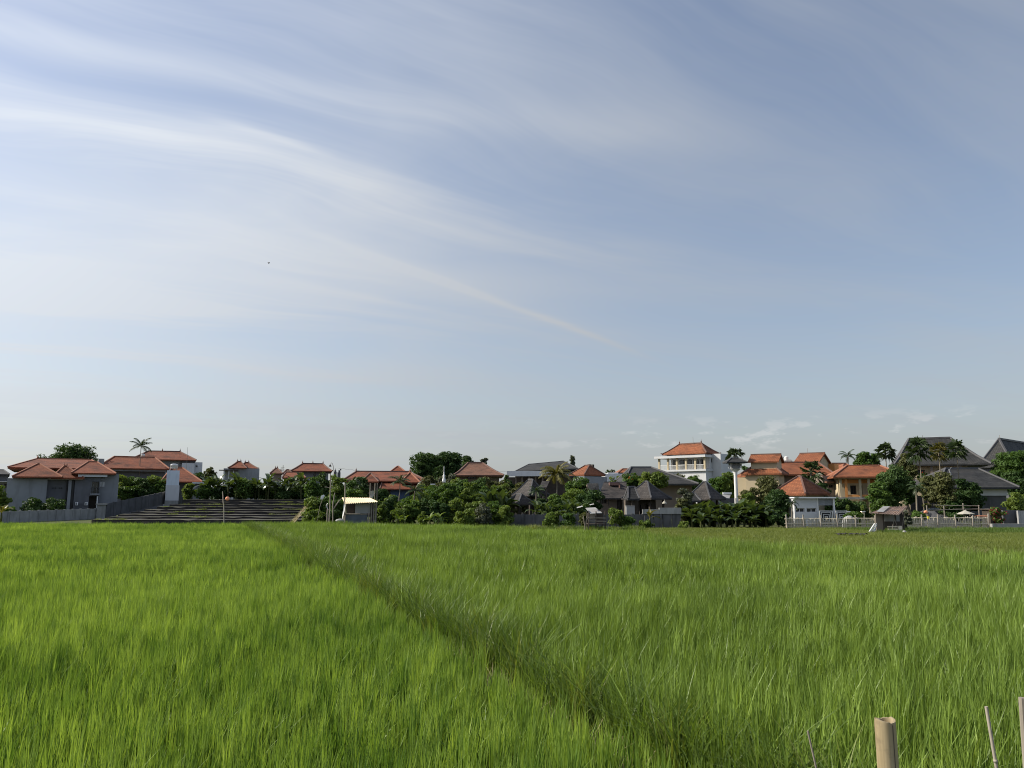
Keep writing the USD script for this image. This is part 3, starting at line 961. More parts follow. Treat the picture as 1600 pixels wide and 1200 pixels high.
def fan_palm(label, px, pcrown, Y, R, nf=22, mat="frond_green", z0=0.0, seed=1, name="fan_palm", trunk_r=0.12, group=None, fan=0.55):
    """Round crown of stiff fan leaves on long stalks."""
    rng = np.random.default_rng(seed)
    s = Site(name, label, "palm tree", px, Y, z0=z0, group=group)
    H = s.z(pcrown)
    s.part("trunk", MB().tube([(0.1, 0, -0.1), (0.03, 0, H * 0.5), (0, 0, H)], [trunk_r, trunk_r * 0.8, trunk_r * 0.75], 8), "palm_bark", smooth=True)
    for i in range(nf):
        a = i * 2.399 + rng.uniform(-0.35, 0.35)
        el = 1.45 - 2.3 * (i / nf) ** 1.05 + rng.uniform(-0.2, 0.2)
        d = np.array([math.cos(a) * math.cos(el), math.sin(a) * math.cos(el), math.sin(el)])
        sd = np.array([-math.sin(a), math.cos(a), 0])
        tw = rng.uniform(-0.7, 0.7)                       # each fan is turned a little on its stalk
        up = np.cross(sd, d)
        sd = sd * math.cos(tw) + up * math.sin(tw)
        c0 = np.array([0, 0, H])
        st = R * rng.uniform(0.30, 0.62)
        c = c0 + d * st + (0, 0, -0.12 * R * (1 - math.sin(el)))
        m = MB().tube([c0, c], [0.025, 0.015], 3, cap=False)
        fr = R * fan * rng.uniform(0.65, 1.0)
        V, F, k = [], [], 0
        for j in range(11):
            g = (j - 5) / 5 * 1.5 + rng.uniform(-.08, .08)
            e = d * math.cos(g) + sd * math.sin(g)
            l = fr * rng.uniform(0.7, 1.1)
            mid = c + e * l * 0.55
            tip = c + e * l + (0, 0, -l * rng.uniform(0.15, 0.6))
            w = sd * math.cos(g) - d * math.sin(g)
            V += [c, mid - w * fr * 0.075, tip, mid + w * fr * 0.075]
            F += [(k, k + 1, k + 2), (k, k + 2, k + 3)]
            k += 4
        m.add(V, F)
        s.part("frond", m, mat)
    return s
# ================================================================== LEFT: terraces, grey house, houses behind
def terraces():
    path = thing("terraced_beds", "low stepped beds of dark soil with thin grassy edges left of the middle", "terraces", kind="structure")
    rng = np.random.default_rng(3)
    edge = []
    for k in range(9):
        y = 66.0 + 3.5 * k
        z = ZP(812.3 - 3.95 * k, y)
        xl, xr = XP(150 + 20 * k, y, 800), XP(468 + 3.0 * k, y, 800)
        edge.append((xl, xr, y, z))
    for k, (xl, xr, y, z) in enumerate(edge):
        y1 = edge[k + 1][2] if k < 8 else 175.0
        nxs = 26
        xs = np.linspace(xl - (2 if k == 8 else 0.4), xr + (14 if k == 8 else 3), nxs)
        wob = 0.12 * np.sin(xs * 0.7 + k) + rng.normal(0, 0.035, nxs)
        zz = z + rng.normal(0, 0.02, nxs)
        v = []
        for x, w, h in zip(xs, wob, zz):
            v += [(x, y + w, -0.3), (x, y + w + 0.07, h), (x, y + w + 0.5, h + 0.012), (x, y1 + 1.0, h)]
        q = [(4 * i + j, 4 * i + 4 + j, 4 * i + 5 + j, 4 * i + 1 + j) for i in range(nxs - 1) for j in range(3)]
        q += [(0, 1, 2, 3), (4 * nxs - 1, 4 * nxs - 2, 4 * nxs - 3, 4 * nxs - 4)]
        st = part("terrace_step", MB().add(v, q), "soil_dark", path)
        # the worn flat top along the edge
        vt = []
        for x, w, h in zip(xs, wob, zz):
            d = rng.uniform(0.7, 1.6)
            vt += [(x, y + w + 0.05, h + 0.01), (x, y + w + d, h + 0.024)]
        part("bed_top", MB().add(vt, [(2 * i, 2 * i + 2, 2 * i + 3, 2 * i + 1) for i in range(nxs - 1)]), "terrace_top", st)
    # grass along the steps' edges
    protos = [blades(rng, 26, 0.22, 0.05, 0.16, 0.02, 0.5, 0.5, 2) for _ in range(4)]
    P = []
    for k, (xl, xr, y, z) in enumerate(edge):
        xs = np.arange(xl, xr + 2, 0.16)
        nz = meshkit.fbm(np.c_[xs * 0.25, np.full(len(xs), k * 7.3), np.zeros(len(xs))], 3)
        if k == 6:
            nz = np.where(xs > XP(410, y), 1.0, nz)
        for x, u in zip(xs, nz):
            if u > 0.60:
                P.append((x, y + 0.15 + rng.uniform(0, 0.9 if u > 0.6 else 0.4), z))
    P = np.array(P)
    scatter("terrace_grass", "thin fringe of grass along the edges of the stepped dark beds", "grass", protos, P, rng.uniform(0, 6, len(P)), rng.uniform(0.6, 1.3, (len(P), 1)) * np.ones((1, 3)), rng.integers(0, 4, len(P)), lambda i: "low_grass")


terraces()


def panel_wall(name, label, a, b, z0a, z0b, h, n, mat="concrete", post=0.16, cap=True):
    """A wall of cast panels between posts, from a to b (x, y), its foot at z0a .. z0b."""
    a, b = np.array(a, float), np.array(b, float)
    d = b - a
    L = np.linalg.norm(d)
    yaw = math.atan2(d[1], d[0])
    p = thing(name, label, "wall", (a[0], a[1], z0a), yaw)
    w = L / n
    for i in range(n):
        za, zb = (z0b - z0a) * i / n, (z0b - z0a) * (i + 1) / n
        v = [(i * w + post / 2, -0.05, za - 0.4), ((i + 1) * w - post / 2, -0.05, zb - 0.4), ((i + 1) * w - post / 2, -0.05, zb + h), (i * w + post / 2, -0.05, za + h)]
        v += [(x, 0.05, z) for x, _, z in v]
        part("panel", MB().add(v, [(0, 1, 2, 3), (7, 6, 5, 4), (1, 5, 6, 2), (4, 0, 3, 7), (3, 2, 6, 7)]), mat, p)
    for i in range(n + 1):
        z = (z0b - z0a) * i / n
        part("post", MB().box(i * w - post / 2, i * w + post / 2, -0.09, 0.09, z - 0.4, z + h + (0.06 if cap else 0.0)), mat, p)
    return p


panel_wall("garden_wall", "long stained concrete panel wall running back below the grey house", (XP(4, 69), 69), (XP(152, 83), 83), 0, 0.1, 1.0, 11)
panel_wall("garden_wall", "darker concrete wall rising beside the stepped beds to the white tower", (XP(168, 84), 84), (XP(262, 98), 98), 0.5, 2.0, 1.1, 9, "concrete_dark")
s = Site("gate_pier", "square concrete pier with flat cap between the two garden walls", "gate pier", 161, 83.4)
s.part("shaft", MB().box(-0.42, 0.42, -0.4, 0.4, -0.1, s.z(789)), "concrete")
s.part("cap", MB().box(-0.55, 0.55, -0.52, 0.52, s.z(789), s.z(786.5)), "concrete")


def grey_house():
    s = Site("grey_house", "modern grey house under several red hip roofs at far left", "house", 100, 84)
    X, Z = s.x, s.z
    zt = Z(748)
    s.part("wall", MB().box(X(12), X(75), 0, 9, -0.2, zt), "wall_grey", label="plain grey wall block at the left end")
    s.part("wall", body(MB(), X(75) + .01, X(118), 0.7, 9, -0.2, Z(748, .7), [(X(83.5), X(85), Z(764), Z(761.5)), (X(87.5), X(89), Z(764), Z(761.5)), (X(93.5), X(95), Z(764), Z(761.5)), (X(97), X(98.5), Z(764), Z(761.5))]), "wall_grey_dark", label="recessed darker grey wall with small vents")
    s.part("pilaster", MB().box(X(108), X(113), 0.2, 0.69, -0.2, Z(750)), "wall_grey")
    s.part("pilaster", MB().box(X(105), X(107), 0.45, 0.69, -0.2, Z(750)), "black_metal", label="dark drain shaft beside the pilaster")
    s.part("pilaster", MB().box(X(113.4), X(117), 0.35, 0.69, -0.2, Z(750)), "black_metal", label="dark drain shaft beside the pilaster")
    holes = [(X(145), X(156), Z(772), Z(752)), (X(142), X(154), Z(800), Z(775))]
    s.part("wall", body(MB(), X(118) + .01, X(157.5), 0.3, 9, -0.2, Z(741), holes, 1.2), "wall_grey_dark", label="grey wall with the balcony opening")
    s.part("wall", MB().box(X(157.5) + .01, X(187), 1.0, 10, -0.2, Z(739.5)), "wall_grey", label="tall plain grey wall block at the right end")
    s.part("cornice", MB().box(X(122), X(167.6), -0.1, 0.98, Z(744.6), Z(740.5)), "wall_white")
    s.part("cornice", MB().box(X(75), X(130), 0.25, 0.68, Z(749.6), Z(746.2)), "wall_white")
    d = s.part("door", MB().box(X(145), X(156), 1.2, 1.26, Z(772), Z(752)), "dark_glass", label="balcony door")
    part("frame", MB().box(X(147), X(147.8), 1.1, 1.19, Z(772), Z(752)).box(X(152.5), X(153.3), 1.1, 1.19, Z(772), Z(752)), "wall_white", d)
    s.part("door", MB().box(X(142), X(154), 1.2, 1.26, Z(800), Z(775)), "dark_wood", label="dark ground floor door")
    rail = s.part("balcony_rail", MB().box(X(144), X(157), 0.0, 0.06, Z(762.2), Z(761.4)), "black_metal")
    for i in range(9):
        part("baluster", MB().box(X(144.4 + 1.5 * i), X(144.7 + 1.5 * i), 0.01, 0.05, Z(771), Z(762.2)), "black_metal", rail)
    s.part("balcony_slab", MB().box(X(143), X(158), -0.05, 0.28, Z(773), Z(771)), "wall_grey")
    for x in (157.2, 161.5):
        s.part("shutter", MB().box(X(x), X(x + 3.4), 0.9, 0.98, Z(760), Z(752)), "wall_white")
    s.part("drainpipe", MB().tube([(X(155), 0.15, 0.3), (X(155), 0.15, Z(775))], 0.06, 6), "paint_white")
    for x in (121, 136):
        b = s.part("air_conditioner", MB().box(X(x), X(x + 4.5), -0.15, 0.28, Z(789.5), Z(784.5)), "paint_white")
        part("fan", MB().lathe([(0.0, 0), (0.14, 0), (0.14, 0.03), (0, 0.03)], (0, 0, 0), 10).move((0, 0, 0)).get() if False else MB().box(X(x) + .05, X(x + 2.6), -0.17, -0.152, Z(788.8), Z(785.2)), "black_metal", b)
    s.part("chimney", MB().box(X(152, 11), X(161, 11), 11, 12, Z(724, 11), Z(715.5, 11)), "concrete")
    # roofs: long one behind, then the three hips in front
    f = lambda px, dy: X(px, dy)
    put_roof(s, hip_roof(f(15, 8), f(160, 8), 3.0, 17, Z(733.5, 8), Z(717.5, 10), f(56, 10), f(141, 10)), "tile_red", "cap_red", 0.075, (0,))
    put_roof(s, hip_roof(f(19, -.6), f(98, -.6), -0.7, 7.0, Z(745, -.7), Z(725.5, 3), f(57, 3), f(60, 3)), "tile_red", "cap_red", 0.075, label="pyramid roof at the left front")
    put_roof(s, hip_roof(f(80, 0.0), f(132, 0.0), -0.35, 5.0, Z(746.3, -.3), Z(728, 2), f(98.5, 2), f(103, 2)), "tile_red", "cap_red", 0.07, (0, 1), label="small middle hip roof")
    put_roof(s, hip_roof(f(111, 0), f(181, 0), -0.2, 9.0, Z(738.5), Z(720.5, 4), f(136, 4), f(150, 4)), "tile_red", "cap_red", 0.08, label="hip roof at the right end")


grey_house()

s = Site("far_grey_house", "small pale grey house half cut by the left edge", "house", 5, 92)
s.part("wall", body(MB(), s.x(-24), s.x(13), 0, 7, -.1, s.z(740), [(s.x(1), s.x(5), s.z(766), s.z(757)), (s.x(8), s.x(12), s.z(762), s.z(756))]), "wall_grey")
window(s, s.x(1), s.x(5), s.z(766), s.z(757), 0)
window(s, s.x(8), s.x(12), s.z(762), s.z(756), 0)
put_roof(s, hip_roof(s.x(-28), s.x(15), -.6, 7.6, s.z(741), s.z(733), s.x(-15), s.x(5)), "tile_slate", "cap_slate", 0.07)
s.part("canopy", MB().box(s.x(-24), s.x(12), -1.4, -0.02, s.z(753.5), s.z(752)), "wall_white")


def long_house():
    s = Site("long_house", "long low house with a red tiled roof behind the bushes", "house", 215, 112)
    X, Z = s.x, s.z
    s.part("wall", MB().box(X(160), X(258), 0.8, 9, -0.1, Z(731)), "wall_grey_dark")
    s.part("fascia", MB().box(X(158), X(260), -0.25, 0.1, Z(736.5), Z(732.5)), "wall_grey")
    put_roof(s, hip_roof(X(150), X(264), -0.6, 10, Z(732), Z(714.5, 5), X(176, 5), X(240, 5)), "tile_red", "cap_red", 0.1)
    s.part("antenna", MB().tube([(X(296), 9, 0), (X(296), 9, Z(697, 9))], 0.03, 4), "grey_wood")


long_house()


def upper_house():
    s = Site("upper_house", "pale grey two storey house with finials on its red roof", "house", 258, 132)
    X, Z = s.x, s.z
    holes = [(X(279.5), X(283.5), Z(724.5), Z(721))]
    s.part("wall", body(MB(), X(222), X(303), 0, 9, -0.1, Z(717), holes), "wall_grey")
    window(s, *holes[0], 0, bars=0)
    s.part("wall", MB().box(X(283), X(303) - .02, -1.2, -0.01, -0.1, Z(723.5)), "wall_white", label="white lower annex wall")
    s.part("wall", body(MB(), X(303) + .01, X(315), -0.6, 5, -0.1, Z(721.5), [(X(304.5), X(307.5), Z(729.5), Z(726.5))]), "wall_white", label="white block at the right end")
    window(s, X(304.5), X(307.5), Z(729.5), Z(726.5), -0.6, bars=0)
    put_roof(s, hip_roof(X(204), X(305), -0.9, 10, Z(718.3), Z(705.8, 5), X(229, 5), X(279, 5)), "tile_red", "cap_dark", 0.11, (0.44, 1.0))


upper_house()
water_tank("water_tank", "steel water tank on the ridge of the long low house", 219.5, 709, 714.5, 118, 6.5)


def white_tower():
    s = Site("water_tower", "narrow white painted masonry tower beside the stepped beds", "tower", 270.5, 97, z0=1.6)
    X, Z = s.x, s.z
    s.part("shaft", MB().box(X(260.5), X(280.5), 0, 1.6, Z(758), Z(735)), "wall_pale", label="grey upper half")
    s.part("shaft", MB().box(X(260.2), X(281.5), -0.05, 1.65, Z(782), Z(758)), "wall_white", label="white lower half")
    s.part("plinth", MB().box(X(260), X(281), -0.12, 1.7, -0.6, Z(782)), "concrete")
    m = MB()
    for a in (264.5, 275.5):
        for y in (0.2, 1.2):
            m.box(X(a) - .05, X(a) + .05, y, y + .1, Z(735), Z(732))
    s.part("stand", m, "concrete")


white_tower()
water_tank("water_tank", "steel water tank standing on the narrow white tower", 270, 724.5, 732, 97.7, 11)

s = Site("side_house", "low red roofed house sloping down right of the white tower", "house", 295, 104)
s.part("wall", MB().box(s.x(280), s.x(306), 0.8, 8, -.1, s.z(752)), "wall_grey_dark")
put_roof(s, hip_roof(s.x(252), s.x(316.5), -0.5, 9, s.z(752.5), s.z(731, 4), s.x(268, 4), s.x(284, 4)), "tile_red", "cap_red", 0.1)
s.part("canopy", MB().box(s.x(301), s.x(319), -1.6, -0.55, s.z(756), s.z(753.5)), "wall_white")
s.part("post", MB().box(s.x(303), s.x(304.5), -1.4, -1.2, -.1, s.z(756)), "wall_grey")
s.part("wall", MB().box(s.x(303.5), s.x(316), -0.5, 0.6, 0, s.z(756)), "wall_grey", label="grey porch wall")


def twin_roof_house():
    s = Site("twin_roof_house", "small far house with two red pagoda roofs above the bananas", "house", 380, 165)
    X, Z = s.x, s.z
    s.part("wall", MB().box(X(349), X(405), 0, 8, -.1, Z(732)), "wall_grey")
    s.part("canopy", MB().box(X(342), X(372), -2.2, -0.02, Z(736), Z(735)), "dark_wood")
    for i, x in enumerate((350, 357, 364)):
        s.part("column", MB().box(X(x), X(x + 1.2), -2.0, -1.8, -.1, Z(736)), "wall_white")
    put_roof(s, hip_roof(X(356), X(385), -.8, 7, Z(731.2), Z(721.5, 3), X(370, 3), X(375, 3), flare=1.15, rings=3), "tile_red", "cap_dark", 0.12, (0, 1), corner=0.1)
    put_roof(s, hip_roof(X(368), X(403), 0.5, 8.4, Z(731.4), Z(722.8, 4), X(382, 4), X(387.5, 4), flare=1.15, rings=3), "tile_red", "cap_dark", 0.12, (0, 1), corner=0.1)


twin_roof_house()

s = Site("hip_roof_house", "far house with one broad red hip roof and three finials", "house", 487, 145)
s.part("wall", body(MB(), s.x(460), s.x(513), 0.6, 9, -.1, s.z(736), [(s.x(472), s.x(475), s.z(745), s.z(738)), (s.x(490), s.x(494), s.z(745), s.z(738.5))]), "wall_grey")
window(s, s.x(472), s.x(475), s.z(745), s.z(738), 0.6)
window(s, s.x(490), s.x(494), s.z(745), s.z(738.5), 0.6)
put_roof(s, hip_roof(s.x(454), s.x(518.5), -.8, 10.4, s.z(736), s.z(724.8, 5), s.x(472, 5), s.x(504, 5), flare=1.1, rings=3), "tile_red", "cap_dark", 0.12, (0, .5, 1), corner=0.12)

s = Site("gable_cottage", "tiny far house with a dark roof and reddish gable", "house", 432, 150)
gable_wall(mb := MB(), s.x(425), s.x(440), 0, 5, -.1, s.z(740), s.z(732.5))
s.part("wall", mb.turn(0), "wall_taupe")
put_roof(s, hip_roof(s.x(421.5), s.x(441), -.4, 5.5, s.z(739.5), s.z(731.5, 2), s.x(430, 2), s.x(433, 2)), "tile_brown", "cap_dark", 0.1, (0, 1))
s = Site("low_roof_house", "low far house whose faded red roof shows over the bananas", "house", 458, 128)
s.part("wall", MB().box(s.x(446), s.x(474), 0.5, 6, -.1, s.z(746)), "wall_taupe")
put_roof(s, hip_roof(s.x(441), s.x(478), -.4, 7, s.z(746), s.z(738, 3), s.x(446, 3), s.x(470, 3)), "tile_red", "cap_dark", 0.08)
put_roof(s, hip_roof(s.x(441), s.x(458), 3, 8, s.z(740, 3), s.z(733.5, 4), s.x(447, 4), s.x(451, 4)), "tile_brown", "cap_dark", 0.08, label="small brown roof behind")

s = Site("aerial_mast", "thin mast with crossbars between the two far red roofs", "aerial", 441, 140)
s.part("mast", MB().tube([(0, 0, 0), (0, 0, s.z(727))], 0.05, 5), "grey_wood")
for k, py in enumerate((730.5, 732.5, 735)):
    s.part("crossbar", MB().bar((s.x(438.2), 0, s.z(py)), (s.x(444), 0, s.z(py + 0.6)), 0.05), "grey_wood")

s = Site("temple_gate", "dark weathered stone gate silhouette right of the penjor pole", "gate", 527, 118)
s.part("tower", MB().box(s.x(521.5), s.x(526), 0, 1, -.1, s.z(737)).box(s.x(522.5), s.x(525), .2, .8, s.z(737), s.z(734.5)).box(s.x(523.3), s.x(524.2), .3, .7, s.z(734.5), s.z(732)), "concrete_dark")
s.part("tower", MB().box(s.x(527), s.x(532), 0, 1, -.1, s.z(738)).box(s.x(528.5), s.x(531.5), .2, .8, s.z(738), s.z(734.5)).box(s.x(531), s.x(533), .3, .7, s.z(734.5), s.z(732.5)), "concrete_dark")

# penjor: a bent festival pole with its hanging bell
s = Site("festival_pole", "tall thin bamboo pole bent over at its tip with hanging ornament", "pole", 521, 112)
s.part("pole", MB().tube([(0, 0, 0), (0, 0, s.z(737)), (s.x(520.3), 0, s.z(729)), (s.x(518.8), 0, s.z(724.5)), (s.x(517.2), 0, s.z(723)), (s.x(516), 0, s.z(725)), (s.x(515.2), 0, s.z(726.5))], [.06, .05, .045, .04, .035, .03, .02], 5), "bamboo_grey", smooth=True)
s.part("ornament", MB().lathe([(0.20, 0), (0.16, 0.16), (0.06, 0.3), (0.0, 0.34)], (s.x(515.2), 0, s.z(729.3)), 8), "dark_wood")


def red_roof_compound():
    s = Site("red_roof_compound", "cluster of low red hip roofs half sunk in the trees", "house", 602, 100)
    X, Z = s.x, s.z
    s.part("wall", MB().box(X(545), X(655), 2, 12, -.1, Z(750.5)), "wall_taupe")
    s.part("wall", MB().box(X(611), X(640), -1.0, 1.9, -.1, Z(764)), "wall_blue", label="dark blue wall under the front eave")
    put_roof(s, hip_roof(X(535), X(668), 0, 13, Z(751), Z(737, 6), X(556, 6), X(640, 6)), "tile_red", "cap_dark", 0.1, (0,))
    put_roof(s, hip_roof(X(606, 9), X(637, 9), 8, 13, Z(740, 9), Z(728.5, 11), X(620.5, 11), X(622, 11)), "tile_red", "cap_red", 0.08, label="upper roof above the ridge")
    put_roof(s, hip_roof(X(565), X(592), -.8, 5, Z(752.5), Z(739.5, 2), X(578, 2), X(579, 2)), "tile_red", "cap_dark", 0.09, label="small pyramid roof in the middle")
    put_roof(s, hip_roof(X(626), X(656), -.9, 5, Z(753.5), Z(738.5, 2), X(640, 2), X(641.5, 2)), "tile_red", "cap_red", 0.1, (0, 1), label="pyramid roof at the right")
    put_roof(s, hip_roof(X(594), X(668.5), -1.8, 3.5, Z(764), Z(751, 1), X(598, 1), X(655, 1)), "tile_red", "cap_dark", 0.08, label="lower front roof")


red_roof_compound()


def brown_house():
    s = Site("brown_hall", "open hall with a swept brown hip roof right of the big tree", "pavilion", 746, 95)
    X, Z = s.x, s.z
    s.part("wall", body(MB(), X(716), X(780), 0.6, 8, -.1, Z(743), [(X(730), X(744), Z(748), Z(744.5)), (X(749), X(760), Z(748), Z(744.5))]), "wall_taupe")
    for a, b in ((730, 744), (749, 760)):
        window(s, X(a), X(b), Z(748), Z(744.5), 0.6, bars=2)
    put_roof(s, hip_roof(X(709), X(787), -.9, 9, Z(742.5), Z(723.3, 4), X(731, 4), X(754, 4), flare=1.22, rings=4), "tile_brown", "cap_dark", 0.1)
    s.part("beam", MB().box(X(716), X(778), -0.3, -0.1, Z(745.2), Z(743.2)), "tile_red")


brown_house()
s = Site("shrine_roof", "small pale thatched gable seen in front of the brown hall", "shrine", 705, 84)
s.part("roof", MB().add([(s.x(700), 0, s.z(758)), (s.x(704), 0, s.z(757)), (s.x(714), 1.5, s.z(747)), (s.x(712), 2.5, s.z(747.5)), (s.x(700), 0, s.z(759.5)), (s.x(704), 0, s.z(758.5)), (s.x(714), 1.5, s.z(748.5)), (s.x(712), 2.5, s.z(749))], [(0, 1, 2, 3), (7, 6, 5, 4), (0, 4, 5, 1), (1, 5, 6, 2), (3, 2, 6, 7)]), "hay")
s.part("post", MB().box(s.x(706), s.x(707.5), 1.2, 1.4, 0, s.z(753)), "grey_wood")
s = Site("stone_statue", "pale slender statue on a tall pedestal below the big tree", "statue", 693.5, 84)
s.part("pedestal", MB().box(s.x(690.5), s.x(697.5), -.25, .25, 0, s.z(756)).box(s.x(691.5), s.x(696.5), -.18, .18, s.z(756), s.z(752)), "paint_white")
s.part("figure", MB().lathe([(0.20, 0), (0.18, 0.2), (0.11, 0.4), (0.14, 0.6), (0.09, 0.72), (0.04, 0.76), (0.075, 0.84), (0.07, 0.92), (0.03, 0.98), (0.025, 1.6), (0, 1.64)], (0, 0, s.z(752)), 8), "paint_white", smooth=True)
s = Site("white_awning", "flat white awning among the trees left of the statue", "awning", 677, 82)
s.part("sheet", MB().box(s.x(672.5), s.x(682), 0, 1.2, s.z(757.5), s.z(755.8)), "paint_white")
for px in (673, 681.5):
    s.part("post", MB().box(s.x(px) - .03, s.x(px) + .03, 0.1, 0.16, 0, s.z(757.5)), "grey_wood")


def green_hall():
    s = Site("long_hall", "long hall with a dark grey roof and white fascia", "hall", 850, 106)
    X, Z = s.x, s.z
    s.part("wall", MB().box(X(790), X(902), 1.6, 14, -.1, Z(745)), "dark_wood")
    s.part("wall", MB().box(X(806), X(900), 2.0, 13, Z(745), Z(734.5)), "wall_grey_dark", label="upper wall under the roof")
    s.part("fascia", MB().box(X(792), X(866), -0.2, 0.3, Z(744), Z(736)), "wall_white")
    s.part("fascia", MB().box(X(866) + .01, X(893), -0.1, 0.3, Z(744), Z(738)), "wall_grey")
    for x in (805, 815, 826, 836, 847):
        s.part("column", MB().box(X(x), X(x + 2.2), 0.4, 0.7, -.1, Z(744)), "wall_taupe")
    v0 = [(X(804), 0.5, Z(736.5)), (X(904), 0.5, Z(731.5)), (X(904, 14), 14, Z(731)), (X(804, 14), 14, Z(731))]
    a, b = (X(826, 6), 6, Z(725.5, 6)), (X(881, 6), 6, Z(720.5, 6))
    v = [(x, y, z - 0.2) for x, y, z in v0] + v0 + [a, b]
    m = MB().add(v, [(3, 2, 1, 0), (0, 1, 5, 4), (1, 2, 6, 5), (2, 3, 7, 6), (3, 0, 4, 7), (4, 5, 9, 8)])
    m.add(v, [(5, 6, 9), (6, 7, 8), (6, 8, 9), (7, 4, 8)])
    r = s.part("roof", m, "tile_slate")
    part("ridge_cap", MB().tube([a, b], 0.1, 4), "cap_slate", r)
    part("ridge_cap", MB().tube([v0[0], a], 0.08, 4), "cap_slate", r)
    part("ridge_cap", MB().tube([v0[1], b], 0.08, 4), "cap_slate", r)


green_hall()


def orange_house():
    s = Site("orange_roof_house", "grey house with an orange hip roof behind the coconut palm", "house", 918, 98, rotz=math.radians(-45))
    Z = s.z
    w, d = 2.5, 4.2
    s.part("wall", MB().box(-w / 2 + .35, w / 2 - .35, -d / 2 + .35, d / 2 - .35, -.1, Z(741.5)), "wall_grey")
    put_roof(s, hip_roof(-w / 2, w / 2, -d / 2, d / 2, Z(742), Z(727.5), -0.35, 0.35), "tile_orange", "cap_dark", 0.09)
    s.part("wall", MB().box(0.2, 1.4, -2.3, 2.2, -.1, Z(745)), "wall_grey", label="flat wall face below the eave")
    s.part("chimney", MB().box(-0.45, -0.1, 0.6, 0.9, Z(730), Z(725)).box(0.05, 0.4, 0.6, 0.9, Z(730), Z(725.5)), "dark_wood")


orange_house()
s = Site("flat_roof_annex", "pale flat roofed building right of the orange hip roof", "building", 965, 108)
s.part("wall", MB().box(s.x(946), s.x(985), 0, 6, -.1, s.z(740)).box(s.x(952), s.x(975), 1, 5, s.z(740), s.z(738)), "wall_white")
put_roof(s, hip_roof(s.x(968), s.x(987), 1, 6, s.z(738), s.z(732.5, 3), s.x(974, 3), s.x(982, 3)), "tile_orange", "cap_red", 0.08)


# ------------------------------------------------------------------ middle: dark villas, wall
def pavilion(name, label, px, Y, w, d, yaw, pe, pt, ridge=0.3, flare=1.5, mat="shingle", wall=None, post=0.14, opn=True, wh=None, cap="cap_slate", group=None):
    """A hip roofed pavilion on posts, dark rooms behind."""
    s = Site(name, label, "pavilion", px, Y, rotz=math.radians(yaw), group=group)
    ze, zt = s.z(pe), s.z(pt)
    put_roof(s, hip_roof(-w / 2, w / 2, -d / 2, d / 2, ze, zt, -ridge * w / 2, ridge * w / 2, flare=flare, rings=5, th=0.14), mat, cap, 0.07)
    for x in (-1, 0, 1):
        for y in (-1, 1):
            if x or w > 5:
                cx, cy = x * (w / 2 - .55), y * (d / 2 - .55)
                s.part("post", MB().box(cx - post / 2, cx + post / 2, cy - post / 2, cy + post / 2, -.05, ze - 0.1), "dark_wood")
    if wall:
        q = 1.0
        s.part("wall", body(MB(), -w / 2 + q, w / 2 - q, -d / 2 + q, d / 2 - q, -.05, ze - 0.05, [(-w / 4, -w / 16, 0.5, ze - 0.5), (w / 16, w / 4, 0.5, ze - 0.5)], 0.3), wall)
        window(s, -w / 4, -w / 16, 0.5, ze - 0.5, -d / 2 + q, depth=0.3)
        window(s, w / 16, w / 4, 0.5, ze - 0.5, -d / 2 + q, depth=0.3)
    s.part("floor", MB().box(-w / 2 + .2, w / 2 - .2, -d / 2 + .2, d / 2 - .2, -.05, 0.35), "concrete_dark")
    return s


pavilion("garden_pavilion", "black shingled pavilion with a tall swept roof behind the left gazebo", 829, 69, 2.4, 2.4, -50, 773, 749.5, 0.25, 1.22, "shingle", "dark_wood")
pavilion("garden_pavilion", "small open gazebo with a dark swept roof at the end of the wall", 811, 63, 2.05, 2.0, -50, 786.5, 772.5, 0.3, 1.25, "shingle")
s = Site("porch_roof", "small grey sloping porch roof right of the tall black pavilion", "porch", 851, 68)
s.part("roof", MB().add([(s.x(842.5), 0, s.z(761.5)), (s.x(854), 0, s.z(761.5)), (s.x(860), 1.4, s.z(751)), (s.x(848), 1.4, s.z(751)), (s.x(842.5), 0, s.z(762.5)), (s.x(854), 0, s.z(762.5)), (s.x(860), 1.4, s.z(752)), (s.x(848), 1.4, s.z(752))], [(0, 1, 2, 3), (7, 6, 5, 4), (0, 4, 5, 1), (1, 5, 6, 2), (3, 2, 6, 7)]), "shingle")
for px in (844, 853):
    s.part("post", MB().box(s.x(px), s.x(px) + .1, .1, .2, 0, s.z(762.5)), "dark_wood")


